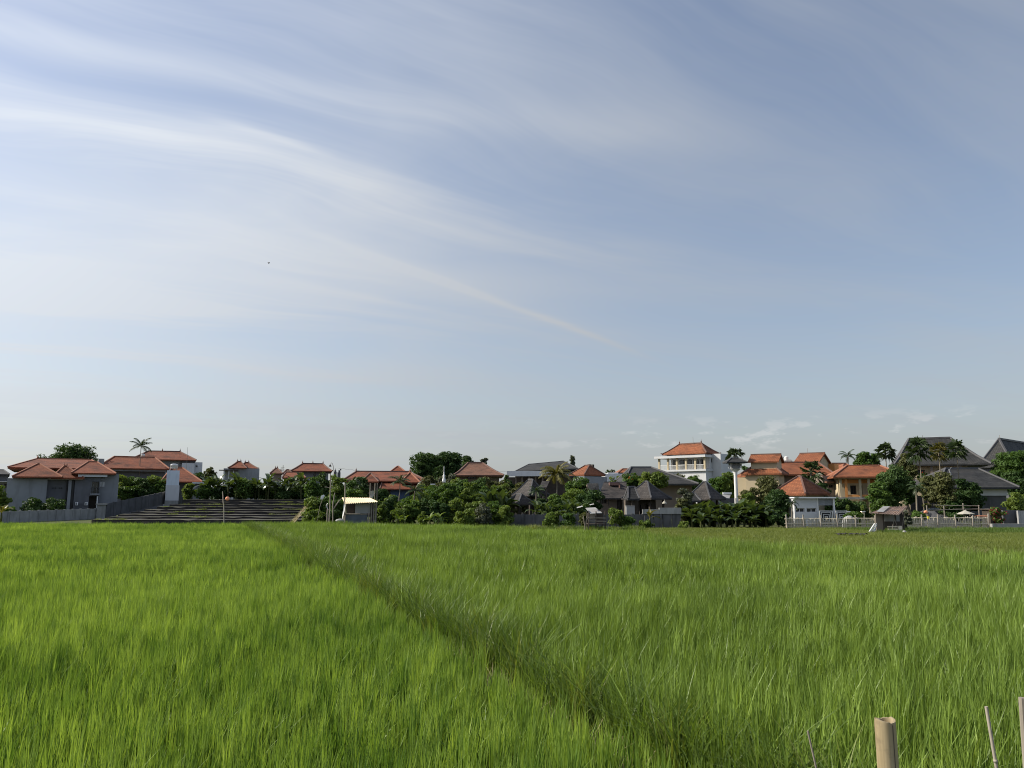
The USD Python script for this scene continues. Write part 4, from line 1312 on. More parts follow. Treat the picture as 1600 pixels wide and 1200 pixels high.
def villa():
    s = Site("dark_villa", "long dark villa with two steep brown grey roofs behind the wall", "villa", 958, 70)
    X, Z = s.x, s.z
    ze, zt = Z(778), Z(752)
    # main range, its long slope facing the field
    v = [(X(934), 0, ze), (X(978.5), 0, ze), (X(978, 4), 3.6, zt), (X(943, 4), 3.6, zt), (X(943, 7), 7.2, ze), (X(978, 7), 7.2, ze)]
    m = MB().add([*v, *[(x, y, z - 0.14) for x, y, z in v]], [(0, 1, 2, 3), (3, 2, 5, 4), (6, 9, 8, 7), (9, 10, 11, 8), (0, 6, 7, 1), (1, 7, 8, 2), (2, 8, 11, 5), (0, 3, 9, 6), (3, 4, 10, 9)])
    r = s.part("roof", m, "shingle")
    part("ridge_cap", MB().tube([v[3], v[2]], 0.07, 4), "cap_slate", r)
    s.part("roof", MB().add([(X(923.5, 3), 3, Z(771, 3)), (X(943), 3.2, Z(771, 3)), (X(943), 4.2, Z(755, 4)), (X(925), 4.2, Z(755, 4)), (X(923.5, 3), 3, Z(773, 3)), (X(943), 3.2, Z(773, 3)), (X(943), 4.4, Z(757, 4)), (X(925), 4.4, Z(757, 4))], [(0, 1, 2, 3), (7, 6, 5, 4), (0, 4, 5, 1), (1, 5, 6, 2), (2, 6, 7, 3), (3, 7, 4, 0)]), "tile_slate", label="black lower roof at the left end")
    s.part("wall", MB().box(X(925), X(942), 4.5, 7, 0, Z(757, 4)), "wall_taupe")
    mb = MB()
    hs = [(X(937), X(950), Z(787), Z(778.5)), (X(966), X(974), Z(797), Z(780))]
    s.part("wall", body(mb, X(936), X(977), 1.1, 6.6, -.05, Z(778.3), hs), "wall_taupe")
    for h in hs:
        window(s, *h, 1.1, bars=3)
    for px in (936, 950, 976):
        s.part("post", MB().box(X(px), X(px + 1.4), 0.15, 0.25, 0, ze - .1), "dark_wood")
    s.part("terrace_slab", MB().box(X(932), X(980), -0.2, 1.0, -.05, 0.5), "concrete")
    s.part("dormer", MB().box(X(958), X(975), 2.4, 3.2, Z(757.5), Z(753)).box(X(972.5), X(974), 1.9, 2.3, Z(762), Z(757.5)), "cap_dark")


villa()
pavilion("villa_wing", "dark villa wing whose hip roof shows a paler left face", 1010, 67, 3.1, 3.1, -45, 778.5, 752.5, 0.08, 1.18, "shingle", "dark_wood")
pavilion("villa_wing", "narrow dark roofed wing wedged between the two taller villa roofs", 986.5, 64, 0.95, 2.4, 0, 779, 761, 0.6, 1.3, "tile_slate", "dark_wood")
pavilion("villa_wing", "right hand dark villa wing beside the white sloping canopy", 1101, 66, 2.5, 2.5, -45, 779, 753, 0.08, 1.18, "shingle", "dark_wood")
pavilion("villa_wing", "low dark porch roof in front of the right hand villa wing", 1078, 63.5, 1.5, 1.6, -5, 782, 771, 0.5, 1.3, "tile_slate")


def big_dark_roof():
    s = Site("black_roof_house", "house under a broad black hip roof in front of the white building", "house", 1030, 84)
    X, Z = s.x, s.z
    s.part("wall", MB().box(X(985), X(1084), 0.8, 9, -.1, Z(757.5)), "wall_taupe")
    s.part("fascia", MB().box(X(1046), X(1087), -0.4, -0.1, Z(758.5), Z(756.6)), "cap_slate")
    put_roof(s, hip_roof(X(972), X(1090), -.6, 10, Z(756), Z(730, 4), X(988, 4), X(1020, 4)), "tile_slate", "cap_slate", 0.1)


big_dark_roof()


def boundary_wall():
    a, b = (XP(800, 58), 58.0), (XP(1004, 58.5), 58.5)
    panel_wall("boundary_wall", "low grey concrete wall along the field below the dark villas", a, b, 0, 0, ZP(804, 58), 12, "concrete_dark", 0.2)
    s = Site("gate_wall", "taller stained concrete wall with vertical joints left of the bananas", "wall", 1035, 57.8)
    X, Z = s.x, s.z
    for i in range(4):
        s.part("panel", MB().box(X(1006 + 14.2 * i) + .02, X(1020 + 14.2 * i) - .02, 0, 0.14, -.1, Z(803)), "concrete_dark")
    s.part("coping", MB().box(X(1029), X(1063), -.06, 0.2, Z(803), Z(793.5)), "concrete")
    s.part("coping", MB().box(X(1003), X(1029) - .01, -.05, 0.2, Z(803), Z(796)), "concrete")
    s.part("pillar", MB().box(X(1030), X(1032), -.10, -0.005, -.1, Z(803)), "concrete_dark")


boundary_wall()
s = Site("oil_drum", "pale grey tank standing on the villa terrace", "tank", 984, 60)
s.part("body", MB().box(s.x(978), s.x(991), 0, .6, .5, s.z(791)), "tin_grey")
s.part("lid", MB().box(s.x(977.5), s.x(991.5), -.03, .63, s.z(791), s.z(790.2)), "tin_grey")
s.part("stand", MB().box(s.x(978.5), s.x(980), .05, .5, 0, .5).box(s.x(989), s.x(990.5), .05, .5, 0, .5), "dark_wood")
s = Site("shrine_parasol", "little cream ceremonial parasol under the dark villa eaves", "parasol", 1037.5, 62)
s.part("canopy", MB().lathe([(0.20, -0.05), (0.19, 0.0), (0.12, 0.08), (0.03, 0.17), (0.02, 0.26), (0, 0.28)], (0, 0, s.z(786)), 12), "parasol_cloth")
s.part("pole", MB().tube([(0, 0, 0), (0, 0, s.z(786))], 0.02, 5), "dark_wood")


# ------------------------------------------------------------------ right: white building, tower, red and orange roofs
def white_building():
    th = math.radians(-42)
    s = Site("white_building", "tall white building with a colonnade under an orange pagoda roof", "building", 1077, 130, rotz=th)
    Z = s.z
    w, d = 8.8, 4.8
    zb, zs, ze = Z(737), Z(716.5), Z(709.5)
    s.part("wall", MB().box(-w / 2 + 1.6, w / 2, -d / 2 + 1.5, d / 2, zb, Z(712)), "wall_white", label="upper storey behind the columns")
    s.part("wall", MB().box(-w / 2 + .3, w / 2 + .02, -d / 2 + .02, d / 2 - .02, -.1, zb - .02), "wall_white", label="lower storey")
    s.part("wall", MB().box(w / 2 + .03, w / 2 + 1.6, -d / 2 + 2.2, d / 2 + 1.2, -.1, Z(711)), "wall_white", label="grey stair block at the right")
    s.part("slab", MB().box(-w / 2 - .5, w / 2 + .25, -d / 2 - .5, d / 2 + .2, zs, Z(713)), "wall_white", label="roof slab above the columns")
    s.part("slab", MB().box(-w / 2 - .2, w / 2 + .2, -d / 2 - .3, d / 2 + .2, zb - .02, zb + .25), "wall_white", label="floor slab of the loggia")
    s.part("wall", MB().box(-w / 2 + 1.2, w / 2 - .4, -d / 2 + .9, d / 2 - .4, Z(713), ze), "wall_white", label="white band under the roof")
    for i in range(6):
        x = -w / 2 + (w - .3) * i / 5
        s.part("column", MB().box(x, x + .3, -d / 2 - .05, -d / 2 + .25, zb + .25, zs), "wall_cream")
    s.part("column", MB().box(-w / 2, -w / 2 + .3, d / 2 - .6, d / 2 - .3, zb + .25, zs), "wall_cream")
    for i in range(5):
        x = -w / 2 + 2.0 + i * 1.3
        g = s.part("window", MB().box(x, x + .9, -d / 2 + 1.42, -d / 2 + 1.49, zb + .5, zs - .3), "dark_wood")
        part("pane", MB().box(x + .08, x + .82, -d / 2 + 1.40, -d / 2 + 1.415, zb + .58, zs - .38), "dark_glass", g)
    for i, y in enumerate((-d / 2 + 2.0, 0.2)):
        g = s.part("window", MB().box(w / 2 + .005, w / 2 + .06, y, y + .55, Z(724), Z(718)), "dark_wood")
        part("pane", MB().box(w / 2 + .062, w / 2 + .075, y + .06, y + .49, Z(723.5), Z(718.5)), "dark_glass", g)
    rail = s.part("balcony_rail", MB().box(-w / 2 + .3, w / 2 - .3, -d / 2, -d / 2 + .06, zb + 1.0, zb + 1.07), "paint_white")
    for i in range(40):
        x = -w / 2 + .4 + (w - .9) * i / 39
        part("baluster", MB().box(x, x + .05, -d / 2 + .01, -d / 2 + .05, zb + .25, zb + 1.0), "paint_white", rail)
    put_roof(s, hip_roof(-w / 2 + .6, w / 2 + .1, -d / 2 + .3, d / 2 + .1, ze, Z(693.5), -w / 2 + 2.7, w / 2 - 2.0, flare=1.15, rings=3), "tile_orange", "cap_dark", 0.12, (0, 1), corner=0.22)
    s.part("antenna", MB().tube([(1, 0, Z(694)), (1, 0, Z(683))], 0.02, 4), "grey_wood")


white_building()


def lookout():
    s = Site("lookout_tower", "round white column carrying a small roofed lookout cabin", "tower", 1150, 75)
    X, Z = s.x, s.z
    r = 0.16
    s.part("column", MB().lathe([(r * 1.6, 0), (r * 1.25, 1.0), (r * 1.05, Z(760)), (r, Z(742)), (r * 1.3, Z(737)), (r * 2.6, Z(734.5)), (r * 2.8, Z(733.8))], sides=14), "paint_white", smooth=40)
    s.part("deck", MB().lathe([(0, 0), (0.48, 0), (0.52, 0.06), (0.52, 0.10), (0, 0.10)], (0, 0, Z(733.8)), 8), "concrete")
    zc = Z(733.8) + .14
    s.part("cabin", body(MB(), -.42, .42, -.42, .42, zc, Z(722.5), [(-.3, -.06, zc + .25, zc + .5), (.06, .3, zc + .25, zc + .5)], 0.12), "wall_grey")
    for a, b in ((-.3, -.06), (.06, .3)):
        window(s, a, b, zc + .25, zc + .5, -.42, bars=0, depth=.12, w=.03)
    for x in (-.5, .5):
        for y in (-.4, .4):
            s.part("post", MB().box(x - .03, x + .03, y - .03, y + .03, zc, Z(722)), "paint_white")
    rail = s.part("rail", MB().box(-.52, .52, -.5, -.47, zc + .3, zc + .34), "grey_wood")
    for i in range(9):
        part("baluster", MB().box(-.5 + .12 * i, -.475 + .12 * i, -.495, -.475, zc, zc + .3), "grey_wood", rail)
    put_roof(s, hip_roof(-1.0, 1.0, -.8, .8, Z(722.3), Z(715.5), -.35, .35, flare=1.2, rings=2, th=.1), "tile_slate", "cap_slate", 0.05)


lookout()
s = Site("sloping_canopy", "white sheet canopy sloping down left of the lookout column", "canopy", 1138, 66)
s.part("sheet", MB().add([(s.x(1124), 0, s.z(777.5)), (s.x(1139), 0, s.z(778.3)), (s.x(1152.5), 2.2, s.z(773, 2)), (s.x(1140), 2.2, s.z(772, 2)), (s.x(1124), 0, s.z(778.5)), (s.x(1139), 0, s.z(779.2)), (s.x(1152.5), 2.2, s.z(774, 2)), (s.x(1140), 2.2, s.z(773, 2))], [(0, 1, 2, 3), (7, 6, 5, 4), (0, 4, 5, 1), (1, 5, 6, 2), (3, 7, 4, 0)]), "tin_grey")
s.part("fascia", MB().box(s.x(1139), s.x(1153), 1.9, 2.1, s.z(772), s.z(768.8)), "paint_white")
for px in (1126, 1150):
    s.part("post", MB().box(s.x(px), s.x(px) + .07, .3, .37, 0, s.z(778.5)), "dark_wood")
s.part("wall", MB().box(s.x(1112), s.x(1160), 2.6, 5, 0, s.z(778)), "concrete_dark")


def left_red_house():
    s = Site("cream_house", "cream walled house with a red lower hip roof right of the lookout", "house", 1195, 80, rotz=math.radians(-30))
    Z = s.z
    s.part("wall", MB().box(-1.6, 1.7, -1.3, 1.4, -.1, Z(741)), "wall_cream")
    s.part("wall", MB().box(-1.1, 1.5, -.9, 1.5, Z(735), Z(722)), "wall_cream", label="upper storey wall")
    s.part("wall", MB().box(-2.9, -1.61, -1.0, 1.4, -.1, Z(746)), "wall_cream", label="lower side wing")
    put_roof(s, hip_roof(-2.0, 2.1, -1.6, 1.7, Z(740.5), Z(722), -.4, .6), "tile_orange", "cap_dark", 0.09)
    put_gable(s, gable_roof(-1.35, 1.75, -1.2, 1.8, Z(721.5), Z(710)), "tile_orange", "cap_dark", 0.08, label="upper gable roof")
    mb = MB()
    gable_wall(mb, -1.1, 1.5, -.9, 1.5, Z(722) + .01, Z(721), Z(711.3))
    s.part("gable", mb, "wall_cream")


left_red_house()


def long_red_house():
    s = Site("long_red_house", "long brown walled house under a low red roof behind the palm", "house", 1240, 83)
    X, Z = s.x, s.z
    s.part("wall", MB().box(X(1192), X(1296), 0.7, 7, -.1, Z(740.5)), "wall_taupe")
    put_roof(s, hip_roof(X(1184), X(1304), -.3, 8, Z(741), Z(722.8, 4), X(1196, 4), X(1280, 4)), "tile_orange", "cap_dark", 0.09)


long_red_house()


def gable_house():
    s = Site("gable_house", "beige gabled house with a bright orange roof above the others", "house", 1272, 90, rotz=math.radians(-38))
    Z = s.z
    w, d = 2.4, 4.1
    mb = MB()
    gable_wall(mb, -w / 2, w / 2, -d / 2, d / 2, -.1, Z(722), Z(709.5))
    s.part("wall", mb, "wall_cream")
    put_gable(s, gable_roof(-w / 2 - .25, w / 2 + .25, -d / 2 - .3, d / 2 + .3, Z(722.8), Z(708.3)), "tile_orange", "cap_dark", 0.09)
    s.part("wall", MB().box(w / 2 - .4, w / 2 + .7, d / 2 - .2, d / 2 + 1.5, -.1, Z(724)), "wall_orange", label="orange side wall")
    s.part("antenna", MB().tube([(-.5, 0, Z(709)), (-.5, 0, Z(700))], 0.02, 4), "grey_wood")


gable_house()
s = Site("far_orange_house", "small far house with orange roofs right of the beige gable", "house", 1318, 100)
s.part("wall", MB().box(s.x(1302), s.x(1334), 0.5, 6, -.1, s.z(734)), "wall_grey")
put_roof(s, hip_roof(s.x(1302), s.x(1338), 0, 7, s.z(734.5), s.z(724, 3), s.x(1304, 3), s.x(1327, 3)), "tile_orange", "cap_dark", 0.09)
put_roof(s, hip_roof(s.x(1312), s.x(1334), -1.2, 2, s.z(731.5), s.z(725.5, 0), s.x(1322, 0), s.x(1327, 0)), "tile_orange", "cap_red", 0.07, label="paler small front roof")
water_tank("water_tank", "white rooftop tank left of the beige gable", 1231, 713, 719.5, 92, 6, "paint_white")
s = Site("roof_terrace", "white flat roof terrace between the two orange gables", "building", 1231, 93)
s.part("wall", MB().box(s.x(1212), s.x(1240), 0, 4, -.1, s.z(719.5)), "wall_white")
s.part("parapet", MB().box(s.x(1222), s.x(1238), -.1, 0, s.z(721), s.z(718)), "paint_white")
s.part("dish", MB().lathe([(0, 0), (0.18, 0.03), (0.33, 0.12), (0.31, 0.12), (0, 0.02)], (s.x(1226), 0.5, s.z(716)), 12), "wall_grey")


def pyramid_house():
    s = Site("pyramid_roof_house", "cottage with an orange pyramid roof behind the white carport", "house", 1250, 69, rotz=math.radians(-52))
    Z = s.z
    w, d = 3.4, 4.0
    s.part("wall", MB().box(-w / 2 + .4, w / 2 - .4, -d / 2 + .4, d / 2 - .4, -.1, Z(771)), "wall_cream")
    put_roof(s, hip_roof(-w / 2, w / 2, -d / 2, d / 2, Z(771.5), Z(744.5), -.1, .1), "tile_orange", "cap_dark", 0.1)


pyramid_house()


def carport():
    s = Site("white_carport", "white flat roofed carport with two windows and an iron gate bay", "carport", 1270, 62)
    X, Z = s.x, s.z
    zr = Z(778.5)
    hs = [(X(1241.5), X(1255), Z(800.5), Z(794)), (X(1258.5), X(1273.5), Z(800.5), Z(794))]
    s.part("wall", body(MB(), X(1239.5), X(1275), 0, 3.6, -.05, zr, hs, .25), "wall_white")
    for h in hs:
        window(s, *h, 0, "paint_white", depth=.25, bars=1, w=.04)
    s.part("roof", MB().box(X(1237.5), X(1302.5), -.35, 3.9, zr, Z(776.5)), "paint_white")
    s.part("post", MB().box(X(1274.9) + .01, X(1277), -.02, .16, -.05, zr), "paint_white")
    s.part("post", MB().box(X(1299.5), X(1302), -.1, .06, -.05, zr), "paint_white")
    s.part("beam", MB().box(X(1277) + .01, X(1299.4), 0.02, .16, Z(789.5), zr), "wall_grey")
    s.part("back_wall", MB().box(X(1277), X(1302), 3.2, 3.4, -.05, Z(790)), "concrete_dark")
    s.part("shelf", MB().box(X(1279), X(1298), 2.2, 2.8, .2, Z(800)), "dark_wood")


carport()


def iron_gate(px0, px1, label):
    s = Site("iron_gate", label, "gate", (px0 + px1) / 2, 61.4)
    X, Z = s.x, s.z
    x0, x1, z0, z1 = X(px0), X(px1), .05, Z(798)
    def loop(a, b, c, d, w):
        return MB().box(a, a + w, -.02, .02, c, d).box(b - w, b, -.02, .02, c, d).box(a + w, b - w, -.018, .018, c, c + w).box(a + w, b - w, -.018, .018, d - w, d)
    s.part("frame", loop(x0, x1, z0, z1, .05), "paint_white")
    w, h = x1 - x0, z1 - z0
    for k in (1, 2, 3):
        q = k * 0.13
        s.part("square", loop(x0 + w * q, x1 - w * q, z0 + h * (q + .04), z1 - h * (q - .02), .035), "paint_white")
    s.part("sheet", MB().box(x0, x1, .03, .045, z0, z1), "black_metal")
    return s


iron_gate(1278, 1298.5, "iron gate with nested white squares below the carport roof")
iron_gate(1303.5, 1321, "iron gate with nested white squares right of the carport post")
for k, px in enumerate((1322.5, 1345.5)):
    s = Site("lamp_pillar", ["cream gate pillar with a planted top right of the iron gates", "cream gate pillar with a planted top left of the rusty shed"][k], "pillar", px, 61.5)
    s.part("shaft", MB().box(-.1, .1, -.1, .1, 0, s.z(800)), "wall_cream")
    s.part("cap", MB().box(-.14, .14, -.14, .14, s.z(800), s.z(798.5)), "paint_white")
    rng = np.random.default_rng(k)
    s.part("plant", leaf_cloud(rng, [(np.array([0, 0, s.z(793)]), np.array([.14, .14, .22]))], 160, .06), "leaf_light")


def veranda_house():
    s = Site("veranda_house", "cream house with an orange roof and a sunlit orange veranda", "house", 1350, 76, rotz=math.radians(-14))
    Z = s.z
    k = 76 / 1206.0
    fx = lambda p: (p - 1350) * k * 1.05
    ze = Z(744.5)
    s.part("wall", body(MB(), fx(1318), fx(1400), 1.6, 6.2, -.1, ze - .25, [(fx(1335), fx(1343.5), Z(772), Z(758)), (fx(1348.5), fx(1352), Z(772), Z(758)), (fx(1362), fx(1370), Z(772), Z(758))]), "wall_cream")
    s.part("wall", MB().box(fx(1319), fx(1399), 1.54, 1.595, Z(754.5), ze - .26), "wall_orange", label="bright orange band under the eave")
    for a, b in ((1335, 1343.5), (1348.5, 1352), (1362, 1370)):
        window(s, fx(a), fx(b), Z(772), Z(758), 1.6)
    s.part("fascia", MB().box(fx(1310), fx(1402), -.1, .25, Z(748.5), ze - .05), "wall_cream")
    for px, m in ((1318, "wall_cream"), (1325.5, "wall_orange"), (1345, "wall_cream"), (1357, "wall_cream"), (1385, "wall_cream")):
        s.part("column", MB().box(fx(px) - .11, fx(px) + .11, .0, .22, -.1, Z(748.5)), m)
    s.part("balcony_rail", MB().box(fx(1327), fx(1398), .05, .15, Z(776), Z(773)), "wall_orange")
    s.part("floor", MB().box(fx(1312), fx(1402), -.1, 1.5, Z(780), Z(777)), "concrete")
    put_roof(s, hip_roof(fx(1307), fx(1408), -.5, 7, ze, Z(726), fx(1336), fx(1384)), "tile_orange", "cap_red", 0.09)


veranda_house()
s = Site("side_passage_house", "shaded taupe house wall with two small windows left of the veranda", "house", 1302, 80)
s.part("wall", body(MB(), s.x(1286), s.x(1318), 0, 5, -.1, s.z(743), [(s.x(1295), s.x(1302), s.z(762), s.z(757)), (s.x(1309), s.x(1312), s.z(763), s.z(757))]), "wall_taupe")
window(s, s.x(1295), s.x(1302), s.z(762), s.z(757), 0)
window(s, s.x(1309), s.x(1312), s.z(763), s.z(757), 0, bars=0)
s.part("canopy", MB().box(s.x(1288), s.x(1318), -.7, -.02, s.z(754.5), s.z(752.5)), "tile_brown")


def slate_houses():
    s = Site("slate_house", "large house with a high dark slate hip roof behind the fan palms", "house", 1452, 88, rotz=math.radians(-22))
    Z = s.z
    s.part("wall", body(MB(), -3.3, 3.6, -2.4, 3, -.1, Z(727.5), [(-1.5, -.6, Z(752), Z(735)), (.6, 1.6, Z(752), Z(735))]), "wall_cream")
    window(s, -1.5, -.6, Z(752), Z(735), -2.4)
    window(s, .6, 1.6, Z(752), Z(735), -2.4)
    b = s.part("balcony", MB().box(-2.9, 3.0, -3.4, -2.42, Z(752.5), Z(749.5)), "wall_taupe")
    part("parapet", MB().box(-2.9, 3.0, -3.4, -3.3, Z(749.5), Z(743)), "wall_cream", b)
    for x in (-2.7, 0, 2.8):
        s.part("column", MB().box(x - .12, x + .12, -3.28, -3.05, Z(743), Z(728)), "wall_taupe")
    put_roof(s, hip_roof(-3.7, 5.7, -3.5, 3.5, Z(727.5), Z(685.5), -1.7, 2.5, flare=1.15, rings=3), "tile_slate", "cap_slate", 0.12)
    s.part("antenna", MB().tube([(-.3, 0, Z(687)), (-.3, 0, Z(680))], 0.03, 4), "grey_wood")
    s = Site("slate_house", "dark slate roofed house cut off by the right edge", "house", 1576, 98, rotz=math.radians(-48))
    Z = s.z
    s.part("wall", MB().box(-1.7, 1.7, -4.1, 9.1, -.1, Z(731)), "wall_grey_dark")
    put_roof(s, hip_roof(-2.1, 2.1, -4.5, 9.5, Z(730.5), Z(687.5), -2.1, 8.0, "y", flare=1.1, rings=3), "tile_slate", "cap_slate", 0.14)
    s.part("antenna", MB().tube([(0, -1.8, Z(688)), (0, -1.8, Z(681))], 0.025, 4), "grey_wood")
    s = Site("white_wall_house", "low house with a long grey roof over a white end wall", "house", 1545, 75)
    X, Z = s.x, s.z
    s.part("wall", MB().box(X(1470), X(1577), 0.6, 6, -.1, Z(774.5)), "concrete_dark")
    s.part("wall", MB().box(X(1528), X(1577) + .02, 0.4, 0.59, Z(774.5), Z(761.5)), "wall_white", label="white upper wall")
    put_roof(s, hip_roof(X(1462), X(1589), -.4, 7.5, Z(761.5), Z(732, 3), X(1484, 3), X(1536, 3)), "tile_slate", "cap_slate", 0.1)
    s.part("vent", MB().tube([(X(1497), 1, Z(742)), (X(1494.5), 1, Z(733)), (X(1498), 1, Z(730.5))], 0.08, 6), "wall_grey")


slate_houses()
panel_wall("right_wall", "dark grey rendered wall right of the pink bougainvillea", (XP(1563, 58), 58), (XP(1586, 58), 58), 0, 0, ZP(797, 58), 1, "concrete_dark", .1, False)
panel_wall("right_wall", "pale concrete wall at the right edge", (XP(1587, 57.5), 57.5), (XP(1640, 57.5), 57.5), 0, 0, ZP(798, 57.5), 2, "tin_grey", .14, False)
s = Site("water_channel", "low concrete kerb at the foot of the right walls", "kerb", 1580, 56)
s.part("kerb", MB().box(s.x(1545), s.x(1650), 0, .3, 0, s.z(818.5)), "concrete")
s = Site("back_shed", "dark shed opening between the fence and the bougainvillea", "shed", 1549, 59)
s.part("wall", MB().box(s.x(1543), s.x(1547), 0, 1, 0, s.z(797)).box(s.x(1556), s.x(1561), 0, 1, 0, s.z(797)).box(s.x(1547), s.x(1556), .9, 1, 0, s.z(797)), "dark_wood")
s.part("roof", MB().box(s.x(1540.5), s.x(1563), -.2, 1.2, s.z(797), s.z(795)), "dark_wood")


def fence(name, label, pa, pb, Y0, Y1, top, n):
    a, b = np.array([XP(pa, Y0, 815), Y0]), np.array([XP(pb, Y1, 815), Y1])
    d = b - a
    L = np.linalg.norm(d)
    yaw = math.atan2(d[1], d[0])
    p = thing(name, label, "fence", (a[0], a[1], 0), yaw)
    rng = np.random.default_rng(n)
    m = MB()
    x = 0.0
    while x < L:
        h = top * rng.uniform(0.72, 0.98) * (0.82 + 0.25 * meshkit.noise(np.array([[x * 1.1, n, 0.5]]))[0])
        if rng.random() < 0.05:
            x += rng.uniform(0.03, 0.16)
        w = rng.uniform(0.035, 0.065)
        t = rng.normal(0, .035)
        o = rng.uniform(-.012, .012)
        m.tube([(x, o, -.05), (x + t, o + rng.normal(0, .01), h)], w / 2, 6)
        x += w + abs(rng.normal(0.002, 0.010))
    part("slat_panel", m, "slats", p, kind="stuff")
    for i in range(n + 1):
        x = L * i / n + rng.normal(0, .05)
        part("post", MB().tube([(x, -.07, -.1), (x + rng.normal(0, .03), -.07, top * rng.uniform(1.02, 1.2))], 0.05, 6), "bamboo_grey", p)
    for z in (0.42, 0.83):
        for i in range(n):
            x0, x1 = L * i / n, L * (i + 1) / n
            part("rail", MB().tube([(x0 - .1, -.04, top * z + rng.normal(0, .02)), (x1 + .1, -.04, top * z + rng.normal(0, .02))], 0.032, 6), "bamboo_pale", p)
    return p


fence("bamboo_fence", "split bamboo fence below the carport left of the rusty shed", 1228, 1366, 56.5, 56.0, 0.86, 5)
fence("bamboo_fence", "split bamboo fence with rails right of the rusty shed", 1412, 1543, 55.0, 54.5, 0.95, 5)


def field_hut():
    s = Site("field_hut", "small hut with a bright corrugated yellow roof at field edge", "hut", 563, 53.5)
    X, Z = s.x, s.z
    v, nx_ = [], 60
    for i in range(nx_ + 1):
        u = i / nx_
        c = 0.025 * math.sin(i * 1.6)
        a = np.array([X(541), -.5, Z(786.8)]) * (1 - u) + np.array([X(591), -.5, Z(784)]) * u
        b = np.array([X(535.5, 2), 1.9, Z(777.3, 2)]) * (1 - u) + np.array([X(578.5, 2), 1.9, Z(778, 2)]) * u
        v += [a + (0, 0, c), b + (0, 0, c), a + (0, 0, c - .03), b + (0, 0, c - .03)]
    q = []
    for i in range(nx_):
        k = 4 * i
        q += [(k, k + 4, k + 5, k + 1), (k + 2, k + 3, k + 7, k + 6), (k, k + 2, k + 6, k + 4)]
    s.part("roof", MB().add(v, q), "tin_yellow")
    s.part("wall", MB().box(X(556.5), X(580), 0.1, 0.16, Z(802), Z(787)), "tin_grey", label="grey sheet panel")
    s.part("wall", MB().box(X(543), X(556), 0.9, 0.96, 0, Z(787)), "dark_wood", label="brown back boards")
    s.part("wall", MB().box(X(580.5), X(587), 1.0, 1.06, 0, Z(786)), "dark_wood", label="dark side boards")
    s.part("wall", MB().box(X(542), X(576), 0.0, 0.05, 0, Z(804.5)), "tarp_blue", label="blue grey tarpaulin skirt")
    s.part("bench", MB().box(X(540.5), X(576), -.05, .8, Z(804), Z(802.5)), "grey_wood")
    for px, y, top in ((539.5, -.1, 755.5), (541.5, .0, 787), (581.5, .0, 786), (585, .05, 786), (588, .1, 786), (577.5, -.1, 803)):
        s.part("post", MB().tube([(X(px), y, -.1), (X(px) + .02, y, Z(top))], 0.045, 6), "grey_wood")
    s.part("brace", MB().tube([(X(586.5), .0, 0.1), (X(590), .2, Z(787))], 0.03, 5), "grey_wood")
    s.part("cloth", ribbon([(X(540), -.2, Z(788)), (X(539.5), -.25, Z(797)), (X(538), -.3, Z(806)), (X(537), -.3, Z(813))], [.12, .14, .16, .1]), "cloth_white")


field_hut()


def rusty_shed():
    s = Site("rusty_shed", "leaning shed with a rusty corrugated roof in front of the fence", "shed", 1384, 50.0)
    X, Z = s.x, s.z
    v, n = [], 40
    for i in range(n + 1):
        u = i / n
        c = 0.02 * math.sin(i * 1.7)
        a = np.array([X(1351), -.5, Z(801)]) * (1 - u) + np.array([X(1394), -.55, Z(804)]) * u
        b = np.array([X(1380, 2), 1.7, Z(792, 2)]) * (1 - u) + np.array([X(1412, 2), 1.7, Z(791, 2)]) * u
        v += [a + (0, 0, c), b + (0, 0, c), a + (0, 0, c - .03), b + (0, 0, c - .03)]
    q = []
    for i in range(n):
        k = 4 * i
        q += [(k, k + 4, k + 5, k + 1), (k + 2, k + 3, k + 7, k + 6), (k, k + 2, k + 6, k + 4)]
    h = len(v) // 2 // 4 * 4
    r = s.part("roof", MB().add(v, q), "tin_rust")
    part("sheet", MB().add([(X(1363), -.3, Z(801.5) + .09), (X(1374), -.3, Z(802) + .09), (X(1392, 1), 1.3, Z(793, 1.5) + .09), (X(1381, 1), 1.3, Z(793, 1.5) + .09)], [(0, 1, 2, 3)]), "tin_grey", r)
    s.part("wall", MB().box(X(1365), X(1375.5), 0, .08, -.05, Z(802)), "wall_taupe", label="pale plastered front wall")
    s.part("wall", MB().box(X(1384), X(1408), .5, .56, Z(815), Z(797)), "tin_grey", label="hanging grey sheet")
    s.part("wall", MB().box(X(1367, 1.2), X(1408, 1.2), 1.2, 1.26, 0, Z(797)), "dark_wood", label="dark back wall")
    for px in (1376.5, 1395, 1407.5):
        s.part("post", MB().tube([(X(px), .0, -.1), (X(px + .6), .0, Z(803 if px < 1390 else 800))], .05, 6), "dark_wood")
    for i, (a, b) in enumerate(((1386, 1393), (1398, 1392), (1402, 1407))):
        s.part("brace", MB().tube([(X(a), -.15, 0), (X(b), -.1, Z(808))], .022, 5), "grey_wood")
    for z in (.18, .34):
        s.part("plank", MB().box(X(1379), X(1394), -.35, -.3, z, z + .06), "bamboo_pale")
    s.part("plank", MB().box(X(1394.5), X(1400), -.4, -.34, 0.05, .42), "bamboo_pale")


rusty_shed()


